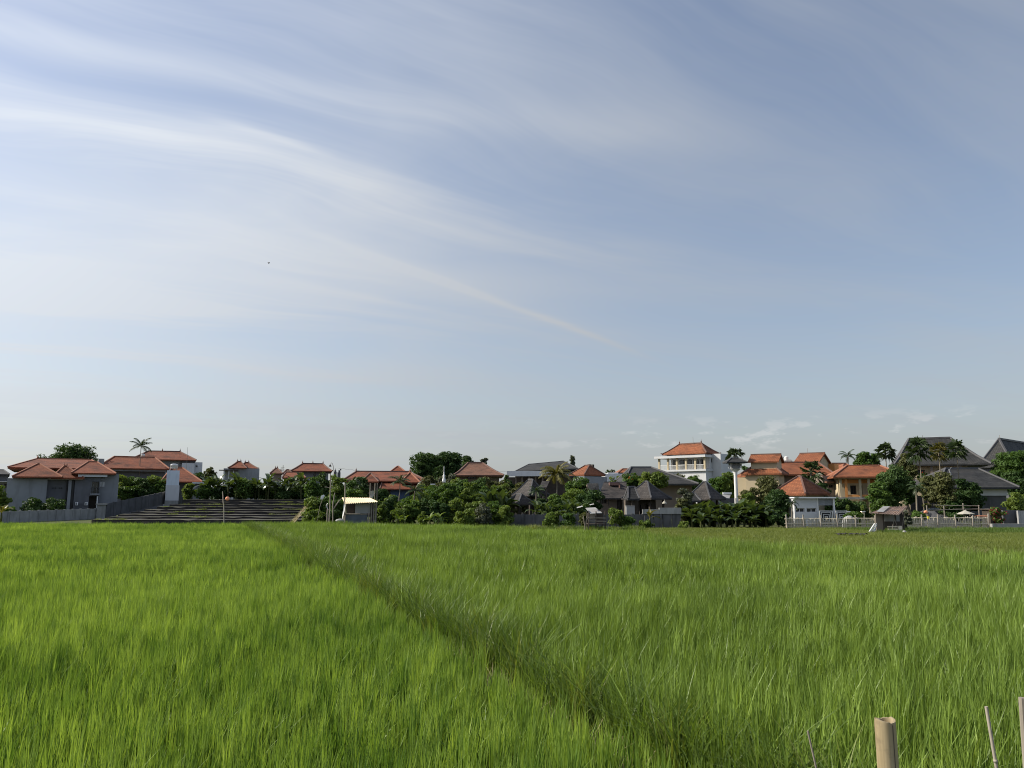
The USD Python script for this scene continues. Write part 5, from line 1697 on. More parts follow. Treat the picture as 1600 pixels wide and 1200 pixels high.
def leaning_chair():
    s = Site("plastic_chair", "white plastic chair tipped against the left of the rusty shed", "chair", 1359.5, 48.6, z0=0.06)
    X, Z = s.x, s.z
    def strip(a, b, w):
        return MB().tube([a, b], w, 5)
    a, b = np.array([X(1353), 0, 0.02]), np.array([X(1366), .3, Z(818.5)])
    a2, b2 = a + (0.34, .1, 0), b + (0.22, .22, -.02)
    s.part("side_rail", strip(a, b, .045), "paint_white")
    s.part("side_rail", strip(a2, b2, .045), "paint_white")
    for t in (0.12, 0.34, 0.56, 0.78, 0.97):
        s.part("slat", strip(a + (b - a) * t, a2 + (b2 - a2) * t, .032), "paint_white")
    s.part("leg", strip(a + (b - a) * .45, a + (b - a) * .45 + (.25, .3, -.32), .028), "paint_white")
    s.part("leg", strip(a2 + (b2 - a2) * .45, a2 + (b2 - a2) * .45 + (.22, .3, -.32), .028), "paint_white")


leaning_chair()
solo("litter_bag", trimesh.creation.icosphere(2, 0.13), "tin_grey", "crumpled pale bag lying on the grass right of the rusty shed", "bag", loc=(XP(1413, 48, 830), 48, 0.08))


def stilt_hut():
    s = Site("stilt_hut", "rickety bamboo stilt hut with a pale tin roof before the wall", "hut", 930, 51.5)
    X, Z = s.x, s.z
    s.part("roof", MB().add([(X(922), 0, Z(802.5)), (X(940), 0, Z(801)), (X(933), 1.4, Z(793)), (X(917.5), 1.4, Z(794)), (X(922), 0, Z(803.3)), (X(940), 0, Z(801.8)), (X(933), 1.4, Z(793.8)), (X(917.5), 1.4, Z(794.8))], [(0, 1, 2, 3), (7, 6, 5, 4), (0, 4, 5, 1), (1, 5, 6, 2), (3, 7, 4, 0)]), "tin_grey")
    s.part("roof", MB().add([(X(902), .2, Z(794)), (X(911), .2, Z(791.5)), (X(911), .8, Z(790)), (X(902), .8, Z(792.7))], [(0, 1, 2, 3)]), "tin_grey", label="loose sheet propped at the left")
    s.part("roof", MB().add([(X(922.5), .4, Z(789.5)), (X(929), .4, Z(788)), (X(929), .9, Z(786.8)), (X(922.5), .9, Z(788.3))], [(0, 1, 2, 3)]), "tin_grey", label="small loose sheet above")
    s.part("floor", MB().box(X(918), X(946), -.1, 1.3, Z(819.5), Z(818)), "dark_wood")
    for px, y in ((918.5, 0), (930, 0), (944.5, 0), (919, 1.2), (943, 1.2)):
        s.part("post", MB().tube([(X(px), y, -.1), (X(px) + .03, y, Z(799))], .04, 6), "dark_wood")
    s.part("wall", MB().box(X(919), X(931), 1.0, 1.04, Z(812), Z(802)), "grey_wood")
    for py in (809, 814):
        s.part("rail", MB().tube([(X(918), -.02, Z(py)), (X(946), -.02, Z(py + .5))], .028, 5), "grey_wood")
    s.part("wall", MB().box(X(932), X(945), 1.1, 1.14, Z(818), Z(801)), "dark_wood", label="dark inside boards")
    for a, b in ((912, 917), (914, 911), (946, 955)):
        s.part("brace", MB().tube([(X(a), .1, 0), (X(b), .1, Z(806))], .03, 5), "grey_wood")


stilt_hut()

# ------------------------------------------------------------------ poles, flags and small things
s = Site("marker_pole", "thin leaning pole standing in front of the stepped beds", "pole", 353, 60)
s.part("pole", MB().tube([(s.x(354.5), 0, 0), (s.x(352), 0, s.z(790)), (s.x(349), 0, s.z(767.5))], [.045, .04, .03], 6), "bamboo_grey", smooth=True)
solo("hanging_bag", MB().add(*leaf_cloud(np.random.default_rng(8), [(np.array([0, 0, 0]), np.array([.14, .1, .11]))], 1, .01)).lathe([(0.02, -.15), (.13, -.11), (.17, 0), (.13, .10), (.05, .16), (0, .17)], (0, 0, 0), 9), "cloth_orange", "orange plastic bag hung beside the thin leaning pole", "bag", loc=(XP(356.8, 60), 59.95, ZP(779, 60)), smooth=True)
for k, (px, top, Y, lab) in enumerate(((516.5, 740, 56, "tall grey stake with a short crossarm left of the yellow hut"), (513, 787, 55, "short thin stake with a white rag left of the tall stake"), (522.5, 770, 55.5, "crooked stake right of the tall stake with the crossarm"))):
    s = Site("field_stake", lab, "stake", px, Y)
    s.part("stake", MB().tube([(0, 0, -.1), (s.x(px + (.6 if k < 2 else -1)), 0, s.z(top + 20)), (s.x(px - .5 + k), 0, s.z(top))], [.05, .045, .035], 6), "grey_wood")
    if k == 0:
        s.part("crossarm", MB().tube([(s.x(508), 0, s.z(761)), (s.x(521), 0, s.z(762.5))], .028, 5), "grey_wood")
    if k == 1:
        s.part("rag", ribbon([(0, -.05, s.z(786)), (-.1, -.08, s.z(791)), (.05, -.08, s.z(797))], [.12, .2, .1]), "cloth_white")
    if k == 2:
        s.part("branch", MB().tube([(0, 0, s.z(795)), (s.x(531), 0, s.z(783)), (s.x(537), 0, s.z(777))], [.05, .04, .02], 5), "grey_wood")
s = Site("white_flag", "white rag flag on a bent stick left of the tall stake", "flag", 503, 57)
s.part("stick", MB().tube([(s.x(496), 0, 0), (s.x(502), 0, s.z(790)), (s.x(506), 0, s.z(778))], .02, 5), "grey_wood")
s.part("rag", ribbon([(s.x(508), 0, s.z(774)), (s.x(505), -.1, s.z(776)), (s.x(503.5), -.1, s.z(780))], [.14, .24, .16], up=(0, 1, 0)), "cloth_white")
s = Site("scrap_sack", "pale sack lying left of the yellow roofed hut", "sack", 533, 52.5)
s.part("sack", (lambda m: (m.vertices * (.30, .2, .13) + (0, 0, s.z(813.5)), m.faces))(trimesh.creation.icosphere(2, 1.0)), "tin_grey", smooth=True)
s = Site("torn_sheet", "torn pale sheet hanging on poles behind the yellow hut", "sheet", 581, 56)
s.part("sheet", ribbon([(0, 0, s.z(767)), (.05, .05, s.z(772)), (-.03, 0, s.z(778))], [.25, .3, .2], up=(0, 1, 0)), "parasol_cloth")
for px in (578, 585.5, 589):
    s.part("pole", MB().tube([(s.x(px), .1, 0), (s.x(px + 1), .1, s.z(755))], .035, 5), "grey_wood")

s = Site("garden_parasol", "open cream garden parasol behind the right bamboo fence", "parasol", 1505, 57)
s.part("canopy", MB().lathe([(0.60, -0.03), (0.61, 0.0), (0.40, 0.10), (0.13, 0.20), (0.03, 0.26), (0, 0.31)], (0, 0, s.z(802.8)), 8), "parasol_cloth")
s.part("pole", MB().tube([(0, 0, 0), (0, 0, s.z(800))], .025, 6), "grey_wood")
for k in range(8):
    g = k * math.pi / 4
    s.part("rib", MB().tube([(0, 0, s.z(802.8) + .22), (.59 * math.cos(g), .59 * math.sin(g), s.z(802.8) - .012)], .008, 3), "grey_wood")
s = Site("orange_table", "long low orange topped stall behind the right bamboo fence", "table", 1532, 56.6)
s.part("top", MB().box(s.x(1524), s.x(1541), 0, .5, s.z(807), s.z(805.5)), "cloth_orange")
for px in (1525, 1540):
    s.part("leg", MB().box(s.x(px) - .03, s.x(px) + .03, .1, .16, 0, s.z(807)), "grey_wood")
s = Site("pole_frame", "frame of weathered bamboo poles and wires behind the right fence", "frame", 1490, 57.5)
for px, top in ((1445, 789.5), (1472, 790), (1502, 786), (1526, 789)):
    s.part("post", MB().tube([(s.x(px), 0, 0), (s.x(px) + .02, 0, s.z(top))], .05, 6), "grey_wood")
for a, b, za, zb in ((1446, 1472, 797.5, 796.8), (1472, 1527, 789.5, 790.5), (1446, 1541, 796.5, 795), (1456, 1474, 789, 790)):
    s.part("crossbar", MB().tube([(s.x(a), -.06, s.z(za)), (s.x(b), -.06, s.z(zb))], .03, 5), "grey_wood")
s.part("cloth", ribbon([(s.x(1446), -.1, s.z(795.6)), (s.x(1455), -.12, s.z(795.4)), (s.x(1464), -.1, s.z(794.8))], [.08, .1, .08], up=(0, 1, 0)), "tarp_blue")
s = Site("yellow_bucket", "small yellow bucket hung on the right bamboo fence", "bucket", 1446.5, 54.6)
s.part("tub", MB().lathe([(0.06, 0), (.09, .16), (.095, .17), (.08, .17), (.055, .02)], (0, 0, s.z(810.5)), 10), "plastic_yellow")
s.part("handle", MB().tube([(-.09, 0, s.z(810.5) + .17), (0, 0, s.z(810.5) + .3), (.09, 0, s.z(810.5) + .17)], .01, 4), "grey_wood")
s = Site("pink_bag_post", "post with a faded pink bag behind the right bamboo fence", "post", 1445, 55.6)
s.part("post", MB().tube([(0, 0, 0), (.02, 0, s.z(797))], .04, 6), "grey_wood")
s.part("bag", (lambda m: (m.vertices * (.15, .1, .11) + (-.1, -.05, s.z(800)), m.faces))(trimesh.creation.icosphere(1, 1.0)), "cloth_orange", smooth=True)
s = Site("mound_of_earth", "grey earth mound covered by nets behind the right fence", "mound", 1470, 62)
v = []
for i in range(13):
    for j in range(7):
        x, y = -3.2 + i * .53, j * .6
        v.append((x, y, 1.15 * math.exp(-((x / 1.9) ** 2)) * math.sin(math.pi * j / 6) * (1 + .25 * math.sin(i * 2.1 + j)) - .05))
s.part("earth", MB().add(v, [(i * 7 + j, i * 7 + 7 + j, i * 7 + 8 + j, i * 7 + 1 + j) for i in range(12) for j in range(6)]), "concrete_dark", smooth=True)
s = Site("grey_heap", "pale grey heap of sand behind the bamboo fence left of the shed", "heap", 1322, 57.2)
s.part("heap", (lambda m: (m.vertices * (.5, .5, .55) + (0, 0, .25) + meshkit.fbm(m.vertices * 2, 3)[:, None] * .15, m.faces))(trimesh.creation.icosphere(3, 1.0)), "tin_grey", smooth=True)

solo("bird", MB().lathe([(0, -.10), (.03, -.06), (.04, 0), (.03, .06), (.015, .09), (0, .11)], sides=7).add([(-.02, 0, .06), (-.02, 0, -.05), (-.10, .02, .08), (-.11, 0, .03), (.02, 0, .06), (.02, 0, -.05), (.10, .02, .08), (.11, 0, .03)], [(0, 1, 3, 2), (4, 6, 7, 5)]), "black_metal", "tiny dark bird flying in the sky left of the middle", "bird", loc=W(420, 411, 70))

# ------------------------------------------------------------------ foreground posts
def bamboo_post():
    Y = 3.0
    top = W(1382.5, 1124, Y)
    s = Site("bamboo_post", "thick cut bamboo post with a hollow top in the right foreground", "post", 1382.5, Y)
    s.cx = top[0]
    UsdGeom.Xformable(stage.GetPrimAtPath(s.path)).GetOrderedXformOps()[0].Set(Gf.Vec3d(float(top[0]), Y, 0))
    r, h, n = 0.0365, float(top[2]), 32
    g = np.arange(n) * 2 * np.pi / n
    rng = np.random.default_rng(4)
    jag = 0.004 * np.sin(g * 2 + 1) + rng.normal(0, .0012, n)
    zs = [(r * 1.05, -.1), (r * 1.03, .30), (r * 1.08, .315), (r * 1.10, .322), (r * 1.02, .335), (r * 1.0, .6), (r * .995, .9), (r, h - .01), (r * .97, h)]
    v = []
    for k, (rr, z) in enumerate(zs):
        for i in range(n):
            dz = jag[i] if k >= 7 else 0
            v.append((rr * math.cos(g[i]), rr * math.sin(g[i]), z + dz))
    for rr, dz in ((r * .80, 0.0), (r * .76, -.01), (r * .74, -.10)):
        for i in range(n):
            w = rr * (1 + .05 * math.sin(g[i] * 3 + .5))
            v.append((w * math.cos(g[i]), w * math.sin(g[i]), h + dz + (jag[i] if dz > -.05 else 0)))
    K = len(zs) + 3
    q = [(k * n + i, k * n + (i + 1) % n, (k + 1) * n + (i + 1) % n, (k + 1) * n + i) for k in range(K - 1) for i in range(n)]
    s.part("culm", MB().add(v, q), "bamboo_post", smooth=50)
    s.part("inner_node", MB().lathe([(0, 0), (r * .76, 0), (r * .75, -.01), (0, -.01)], (0, 0, h - .09), 20), "dark_wood")
    s.part("crack", MB().box(-.0012, .0012, -.0006, .0016, .40, h - .012).move((r * math.sin(.30), -r * math.cos(.30) * 1.002, 0)), "dark_wood")
    return s


bamboo_post()
for k, (a, b, Y, r, m, lab) in enumerate((((1541, 1104), (1560, 1215), 3.1, .0066, "bamboo_grey", "thin leaning bamboo stick right of the thick bamboo post"),
                                         ((1597, 1090), (1606, 1215), 2.9, .0125, "grey_wood", "dark weathered stick at the lower right edge"),
                                         ((1262, 1142), (1279, 1215), 3.2, .0040, "grey_wood", "very thin grey twig left of the thick bamboo post"))):
    p0, p1 = W(*a, Y), W(*b, Y)
    d = (p1 - p0) / (p1[2] - p0[2])
    foot = p0 - d * p0[2]
    foot[1] = Y
    mb = MB()
    q = np.array([foot, foot * .5 + p0 * .5 + (0, 0.004, 0), p0])
    mid = foot * 1.0
    mb.tube(q - mid, [r * 1.1, r * 1.05, r * .92], 9)
    p = thing("stick", lab, "stick", mid)
    part("shaft", mb, m, p, smooth=40)
    if k == 0:
        for z in (.55, .85):
            c = (p0 - mid) * z
            part("node", MB().tube([c - d * .006, c, c + d * .006], [r * 1.0, r * 1.25, r * 1.0], 9), m, p, smooth=True)

s = Site("overhead_wire", "thin overhead wire sagging along the skyline behind the red roofs", "wire", 660, 122, rotz=0.0)
for a, b, pa, pb in ((528, 640, 731.5, 735.5), (752, 838, 731.5, 737)):
    t = np.linspace(0, 1, 14)
    s.part("strand", MB().tube(np.stack([s.x(a) + (s.x(b) - s.x(a)) * t, 0 * t, s.z(pa) + (s.z(pb) - s.z(pa)) * t - .35 * np.sin(np.pi * t)], 1), .018, 4), "black_metal")
# ================================================================== vegetation
T = tree
# --- far left
T("rain_tree", "dark rounded tree rising behind the grey house roofs", 117, 690, 26, 112, 0.5, "leaf_deep", nb=16)
T("rain_tree", "lower dark tree left of the rounded one behind the grey house", 84, 707, 22, 116, 0.5, "leaf_deep")
T("rain_tree", "small dark bush just right of the grey house chimney", 146, 714, 8, 118, 0.7, "leaf_deep")
T("garden_shrub", "dark rounded shrub against the wall of the grey house", 57, 776, 17, 80, 0.08, "leaf_deep", "shrub")
T("garden_shrub", "dark shrub with a sunlit top right of the rounded one", 90, 776.5, 15, 80.5, 0.08, "leaf_deep", "shrub")
T("garden_shrub", "small light shrub at the left edge of the picture", 3, 757, 9, 79, 0.1, "leaf_light", "shrub")
make_banana("young yellowish banana plant at the very left edge", (XP(6, 66), 66, 0), 1.9, 31, "frond_yellow", 6)
T("garden_shrub", "low dark scrub at the foot of the left house wall", 18, 790, 12, 74, 0.05, "leaf_mid", "shrub")
coconut_palm("slim palm with drooping fronds rising above the long red roof", 216, 697, 112.5, 1.9, 11, "frond_green", seed=3, lean=-0.01, name="slim_palm", trunk_r=0.07, droop=(0.9, 1.5), leaflet=0.9)
for k, (px, top, hw, Y, m, lab) in enumerate((
    (192, 739, 11, 101.5, "leaf_light", "pale leafy bush right against the grey house's end wall"),
    (207, 741, 12, 102.5, "leaf_mid", "leafy bush under the eave of the long red roof"),
    (222, 744, 12, 101.5, "leaf_deep", "dark bush in the middle of the row below the long red roof"),
    (238, 740, 12, 103.0, "leaf_light", "bush with pale upright leaves below the right of the long roof"),
    (252, 744, 10, 102.5, "leaf_mid", "bush touching the left side of the white tower"),
    (200, 758, 14, 100.0, "leaf_mid", "low bush in front of the row below the long red roof"),
    (228, 762, 14, 101.0, "leaf_deep", "low dark bush left of the white tower"))):
    T("leafy_bush", lab, px, top, hw, Y, 0.05, m, "bush", z0=1.7)
T("rain_tree", "dark tree behind the small canopy right of the side house", 312, 735, 10, 122, 0.4, "leaf_deep", z0=1.0)
T("rain_tree", "reddish topped small tree left of the twin roofed house", 327, 729.5, 9, 128, 0.5, "leaf_olive", z0=1.0)
T("garden_shrub", "yellow green shrub over the porch right of the white tower", 294, 749, 8, 100, 0.2, "leaf_light", "shrub", z0=1.0)
# --- banana grove behind the terraces
rng = np.random.default_rng(77)
gl = "banana plant in the dense grove behind the stepped beds"
bz = 2.0
ban = [make_banana(gl, (XP(325, 99), 99, bz), 3.4, 40 + i, name="banana_plant", group="banana plants in the grove behind the stepped beds") for i in range(1)]
ban += [make_banana(gl, (XP(341, 100), 100, bz), 3.5, 44, group="banana plants in the grove behind the stepped beds"),
        make_banana(gl, (XP(357, 98.5), 98.5, bz), 3.2, 47, group="banana plants in the grove behind the stepped beds", nl=9)]
for i, px in enumerate((318, 333, 349, 366, 374, 383, 391, 400, 408, 416, 424, 433, 441, 450, 458, 467, 475, 483)):
    copy(ban[i % 3], "banana_plant", gl, "banana plant", (XP(px, 99), 97.5 + rng.uniform(0, 4), bz), rng.uniform(0, 6.28), rng.uniform(0.82, 1.08), group="banana plants in the grove behind the stepped beds")
for k, (px, top, hw, m, lab) in enumerate((
    (322, 757, 13, "leaf_mid", "low bush at the left end of the banana grove"),
    (345, 759, 14, "leaf_deep", "dark bush under the bananas below the twin roofed house"),
    (372, 755, 15, "leaf_deep", "dark leafy bush right of the thin leaning pole's top"),
    (385, 746, 14, "leaf_mid", "tall green bush inside the grove below the twin roofed house"),
    (402, 757, 14, "leaf_deep", "dark bush in the middle of the banana grove"),
    (424, 754, 15, "leaf_mid", "rounded green bush below the tiny gabled cottage"),
    (446, 758, 14, "leaf_deep", "dark bush in the grove below the aerial mast"),
    (466, 757, 14, "leaf_deep", "dark bush in the grove below the low faded roof"),
    (484, 754, 14, "leaf_deep", "dark bush at the right end of the banana grove"))):
    T("grove_bush", lab, px, top, hw, 98.5 + (k % 3) * 1.2, 0.02, m, "bush", z0=1.9)
# --- around the stakes and the yellow hut
for k, (px, top, hw, Y, m, lab, low) in enumerate((
    (490, 742, 11, 76, "leaf_mid", "bushy tree left of the tall stake at the grove's end", 0.15),
    (505, 737, 12, 82, "leaf_deep", "dark tree in front of the broad far hip roof", 0.2),
    (528, 739, 12, 74, "leaf_light", "light green tree behind the tall stakes", 0.15),
    (545, 748, 13, 78, "leaf_mid", "tree behind the left side of the yellow hut", 0.2),
    (566, 741, 12, 86, "leaf_deep", "dark tree growing before the red roof compound", 0.25),
    (557, 760, 14, 70, "leaf_mid", "bush just behind the yellow hut roof", 0.1),
    (491, 772, 13, 62, "leaf_light", "yellow green bush beside the hay slope", 0.05),
    (508, 768, 12, 62, "leaf_mid", "bush behind the white rag flag", 0.05),
    (527, 770, 12, 60, "leaf_mid", "bush between the stakes and the yellow hut", 0.05),
    (500, 793, 14, 57.5, "leaf_light", "low weeds at the foot of the white rag flag", 0.02),
    (484, 798, 11, 58.5, "leaf_light", "low pale weeds at the foot of the hay slope", 0.02),
    (519, 795, 10, 57.5, "leaf_deep", "low dark scrub around the foot of the stakes", 0.02))):
    T("field_bush" if top > 760 else "small_tree", lab, px, top, hw, Y, low, m, "bush" if top > 760 else "tree")
# hay slope
rngh = np.random.default_rng(9)
s = Site("hay_slope", "sloping heap of dry grass at the right end of the stepped beds", "hay heap", 476, 63)
v = []
for i in range(11):
    for j in range(6):
        x, y = -1.1 + i * .2, j * .6
        u = np.clip((x + 1.1) / 1.7, 0, 1)
        v.append((x + .1 * math.sin(j), y, 2.0 * u ** 1.1 * (1 - (j / 5.0 - .4) ** 2 * .6) - .1 + rngh.uniform(-.04, .04)))
s.part("heap", MB().add(v, [(i * 6 + j, i * 6 + 6 + j, i * 6 + 7 + j, i * 6 + 1 + j) for i in range(10) for j in range(5)]), "hay", smooth=True)
hb = blades(rngh, 700, 0, .15, .55, .02, .8, .9, 3, base=np.stack([rngh.uniform(-1.0, .9, 700), rngh.uniform(-.1, 2.4, 700)], 1))
hb[0][:, 2] += 2.0 * np.clip((hb[0][:, 0] + 1.1) / 1.7, 0, 1) ** 1.1 - .12
s.part("dry_grass", hb, "straw", kind="stuff")
# --- big trees behind
T("banyan_tree", "big dark domed tree on the skyline left of the brown hall", 668, 705, 23, 128, 0.45, "leaf_deep", nb=20, dens=1.3)
T("banyan_tree", "big dark domed tree forming the right half of the skyline crown", 699, 705, 23, 130, 0.45, "leaf_deep", nb=20, dens=1.3)
T("banyan_tree", "lower left lobe of dark trees under the skyline crown", 655, 722, 11, 126, 0.35, "leaf_deep")
T("round_tree", "dark round tree in front of the big domed trees", 686, 726, 10, 118, 0.3, "leaf_deep")
T("slim_tree", "slim open crowned tree between the domed trees and the brown hall", 731, 705.5, 9, 120, 0.62, "leaf_deep", dens=0.55)
T("slim_tree", "bare forked treetop sticking up behind the brown hall", 755, 715, 5, 118, 0.78, "leaf_grey", dens=0.25)
T("small_tree", "olive tree right of the red roof compound", 668, 743, 14, 92, 0.2, "leaf_olive")
T("small_tree", "greyish thin leaved tree behind the statue", 689, 737, 8, 90, 0.3, "leaf_grey", dens=0.6)
T("small_tree", "greyish thin leaved tree right of the statue", 705, 737, 9, 91, 0.3, "leaf_grey", dens=0.6)
T("cypress", "small pointed tree right of the brown hall's eave", 792, 735, 5, 92, 0.2, "leaf_deep")
T("small_tree", "dark tree behind the cypress at the end of the brown hall", 797, 744, 7, 90, 0.2, "leaf_deep")
# --- hedge of trees behind the right field, left part
rows = (
    (594, 759, 12, 70, "leaf_deep", "dark tree in front of the low front red roof"),
    (616, 769, 12, 64, "leaf_mid", "tall narrow tree right of the yellow hut"),
    (640, 772, 14, 66, "leaf_mid", "leafy tree below the dark blue wall"),
    (659, 766, 14, 64, "leaf_light", "light green tree left of the middle of the hedge"),
    (679, 757, 16, 68, "leaf_mid", "dense tree in the hedge below the white awning"),
    (700, 754, 15, 66, "leaf_mid", "tree in the hedge below the pale statue"),
    (722, 748, 16, 70, "leaf_mid", "tall bushy tree under the brown hall's left eave"),
    (745, 746, 15, 72, "leaf_deep", "tall dark tree in front of the brown hall"),
    (768, 743, 14, 74, "leaf_olive", "olive tree under the brown hall's right eave"),
    (789, 745, 13, 76, "leaf_olive", "olive tree left of the black garden pavilion"),
)
for px, top, hw, Y, m, lab in rows:
    T("hedge_tree", lab, px, top, hw, Y, 0.10, m, "tree", dens=1.1, rough=1.1)
more = (
    (610, 771, 10, 62, "leaf_light", "yellow green young tree between the hut and the dark blue wall"),
    (667, 753, 12, 74, "leaf_light", "light feathery tree beside the olive tree at the red roofs' right end"),
    (690, 749, 13, 76, "leaf_olive", "olive tree just left of the pale statue"),
    (711, 745, 12, 78, "leaf_light", "light green treetop between the statue and the brown hall"),
    (733, 753, 13, 67, "leaf_light", "sunlit tree in front of the brown hall's left half"),
    (757, 751, 13, 69, "leaf_mid", "leafy tree in front of the brown hall's right half"),
    (780, 755, 12, 70, "leaf_light", "sunlit tree left of the gazebo's roof"),
)
for px, top, hw, Y, m, lab in more:
    T("hedge_tree", lab, px, top, hw, Y, 0.12, m, "tree", dens=.9, rough=1.2)
for i, (px, pc, Y, L) in enumerate(((625, 752, 78, 1.3), (551, 755, 80, 1.2), (648, 767, 62, 1.2), (838, 768, 62, 1.0))):
    coconut_palm(["young palm with arching fronds before the small upper red roof", "young dark palm before the left end of the red roofs", "young palm poking out of the hedge left of the light green tree", "young palm beside the small grey porch roof"][i], px, pc, Y, L, 11, "frond_green", seed=50 + i, trunk_r=.07, droop=(1.0, 1.8), leaflet=.8, name="young_palm")
front = (
    (596, 778, 10, 57, "leaf_light", "light bush touching the right side of the yellow hut"),
    (611, 772, 12, 59, "leaf_deep", "dark ivy clad bush right of the yellow hut"),
    (628, 778, 13, 58, "leaf_light", "yellow green bush second right of the yellow hut"),
    (645, 780, 12, 58.5, "leaf_mid", "green bush at the front of the hedge's left third"),
    (661, 797, 8, 56, "leaf_light", "small bright shrub in front of the hedge"),
    (672, 776, 13, 59, "leaf_deep", "dark bush before the middle hedge trees"),
    (690, 783, 13, 58, "leaf_deep", "very dark bush in the middle of the hedge front"),
    (708, 776, 14, 59, "leaf_light", "yellow green bush under the statue"),
    (726, 792, 13, 56.5, "leaf_light", "bright low bush right of the hedge's middle"),
    (742, 775, 14, 59, "leaf_light", "light bush at the front right of the hedge"),
    (757, 785, 12, 57, "leaf_grey", "greyish leaved shrub right of the bright low bush"),
    (774, 782, 12, 58, "leaf_mid", "green bush left of the gazebo"),
    (789, 788, 11, 57, "leaf_light", "light creeper covered bush at the end of the concrete wall"),
)
for px, top, hw, Y, m, lab in front:
    T("hedge_bush", lab, px, top, hw, Y, 0.03, m, "bush", dens=1.1, rough=1.2)
b3 = make_banana("banana plant rising below the brown hall's right eave", (XP(765, 62), 62, 0), 3.0, 61, group="banana plants left of the gazebo")
for i, (px, Y, sc, bl) in enumerate(((775, 63, 1.0, "tallest banana plant between the brown hall and the gazebo"), (784, 61.5, .95, "banana plant just left of the gazebo roof's tip"), (757, 63, .9, "banana plant farthest left of those between hedge and gazebo"), (793, 62, .8, "small banana plant touching the gazebo's left eave"))):
    copy(b3, "banana_plant", bl, "banana plant", (XP(px, Y), Y, 0), i * 1.7, sc, group="banana plants left of the gazebo")
for i, (px, h) in enumerate(((673, .75), (687, 1.0), (692, .7), (622, .8), (634, .7))):
    make_banana(["young bright banana shoot at the field edge left of the pair", "taller young banana shoot of the pair at the field edge", "shorter young banana shoot of the pair at the field edge", "young banana shoot at the field edge right of the hut", "small banana shoot second right of the hut at the field edge"][i], (XP(px, 54.5), 54.5, 0.1), h + .35, 90 + i, "leaf_light", 5, name="banana_shoot")
# --- middle: behind the concrete wall
coconut_palm("coconut palm with yellowing fronds before the long hall", 870, 742, 72, 1.85, 26, "frond_yellow", seed=5, lean=0.0, trunk_r=0.09, droop=(1.0, 1.9), leaflet=0.75)
mid = (
    (812, 752, 14, 74, "leaf_olive", "olive tree behind the gazebo roof", .2),
    (865, 770, 14, 64, "leaf_mid", "bush at the foot of the coconut palm", .05),
    (905, 743, 21, 76, "leaf_mid", "leafy tree right of the coconut palm", .15),
    (918, 743, 10, 80, "leaf_deep", "dark leaved tree before the orange hip roof's wall", .2),
    (897, 760, 19, 68, "leaf_light", "light leafy tree below the coconut palm's right side", .1),
    (920, 762, 18, 66, "leaf_deep", "dense dark tree left of the dark villa", .1),
    (900, 780, 14, 62, "leaf_deep", "dark bush behind the stilt hut", .05),
    (846, 772, 10, 65, "leaf_deep", "dark bush right of the gazebo", .05),
)
for px, top, hw, Y, m, lab, low in mid:
    T("garden_tree" if top < 770 else "garden_bush", lab, px, top, hw, Y, low, m, "tree" if top < 770 else "bush")
T("slender_tree", "slender feathery treetop on the skyline behind the long hall", 895.5, 708, 3.2, 150, 0.72, "leaf_grey", dens=1.0)
T("far_tree", "small dark far tree right of the orange hip roof", 947, 732, 6, 130, 0.3, "leaf_deep")
T("far_tree", "pale thin far tree right of the small dark one", 957, 731, 7, 135, 0.4, "leaf_grey", dens=0.5)
T("garden_shrub", "yellow green shrub on the flat roofed annex", 965, 741, 11, 92, 0.4, "leaf_light", "shrub")
b4 = make_banana("banana plant just right of the gazebo behind the concrete wall", (XP(838, 60), 60, 0), 2.1, 71, "leaf_banana", 8, group="banana plants left of the stilt hut")
for i, (px, Y, sc, bl) in enumerate(((846, 60.5, 1.0, "banana plant behind the wall below the small grey porch roof"), (856, 59.8, .85, "short banana plant left of the coconut palm trunk behind the wall"), (866, 60.6, .9, "banana plant at the foot of the coconut palm trunk"), (884, 59.6, 1.0, "banana plant right of the coconut palm trunk behind the wall"), (895, 60.2, 1.05, "banana plant midway between the coconut palm and the stilt hut"), (905, 59.7, .9, "banana plant nearest the stilt hut's loose tin sheet"))):
    copy(b4, "banana_plant", bl, "banana plant", (XP(px, Y), Y, 0), i * 2.1, sc, group="banana plants left of the stilt hut")
T("wall_bush", "yellow green palm like bush growing over the concrete wall", 865, 793, 10, 56.5, 0.05, "leaf_light", "bush")
T("wall_bush", "weedy bush in front of the wall under the coconut palm", 858, 805, 9, 55.5, 0.02, "leaf_light", "bush")
T("wall_bush", "bush with pale dry branches left of the stilt hut", 887, 800, 10, 55.5, 0.02, "leaf_mid", "bush", dens=.7)
T("wall_bush", "dark scrub under the loose tin sheet of the stilt hut", 912, 800, 7, 53.5, 0.02, "leaf_olive", "bush")
T("wall_bush", "papaya like bush right of the stilt hut", 961, 792, 11, 55.5, 0.25, "leaf_light", "bush")
T("wall_bush", "green scrub in front of the wall below the villa", 978, 806, 12, 55.8, 0.02, "leaf_mid", "bush")
T("wall_bush", "scrub at the left foot of the gate wall", 1010, 812, 13, 56, 0.02, "leaf_light", "bush")
make_banana("single banana sapling with one yellow leaf before the gate wall", (XP(1013, 56.3), 56.3, 0), 1.5, 74, "frond_yellow", 4, name="banana_shoot")
T("frangipani_tree", "spreading frangipani in front of the black roof", 1020, 736, 24, 74, 0.62, "leaf_light", depth=.6)
T("frangipani_tree", "left part of the frangipani with orange blossom over the villa ridge", 988, 737, 13, 75, 0.62, "leaf_mid", extra=("flower_orange", 26, 0.12, "blossom"))
T("frangipani_tree", "greyish open tree before the low dark porch", 1068, 762, 13, 60.5, 0.25, "leaf_grey", dens=.8)
T("plumeria_bush", "leafy bush below the greyish tree at the gate wall's end", 1063, 776, 9, 59.5, 0.15, "leaf_olive", "bush")
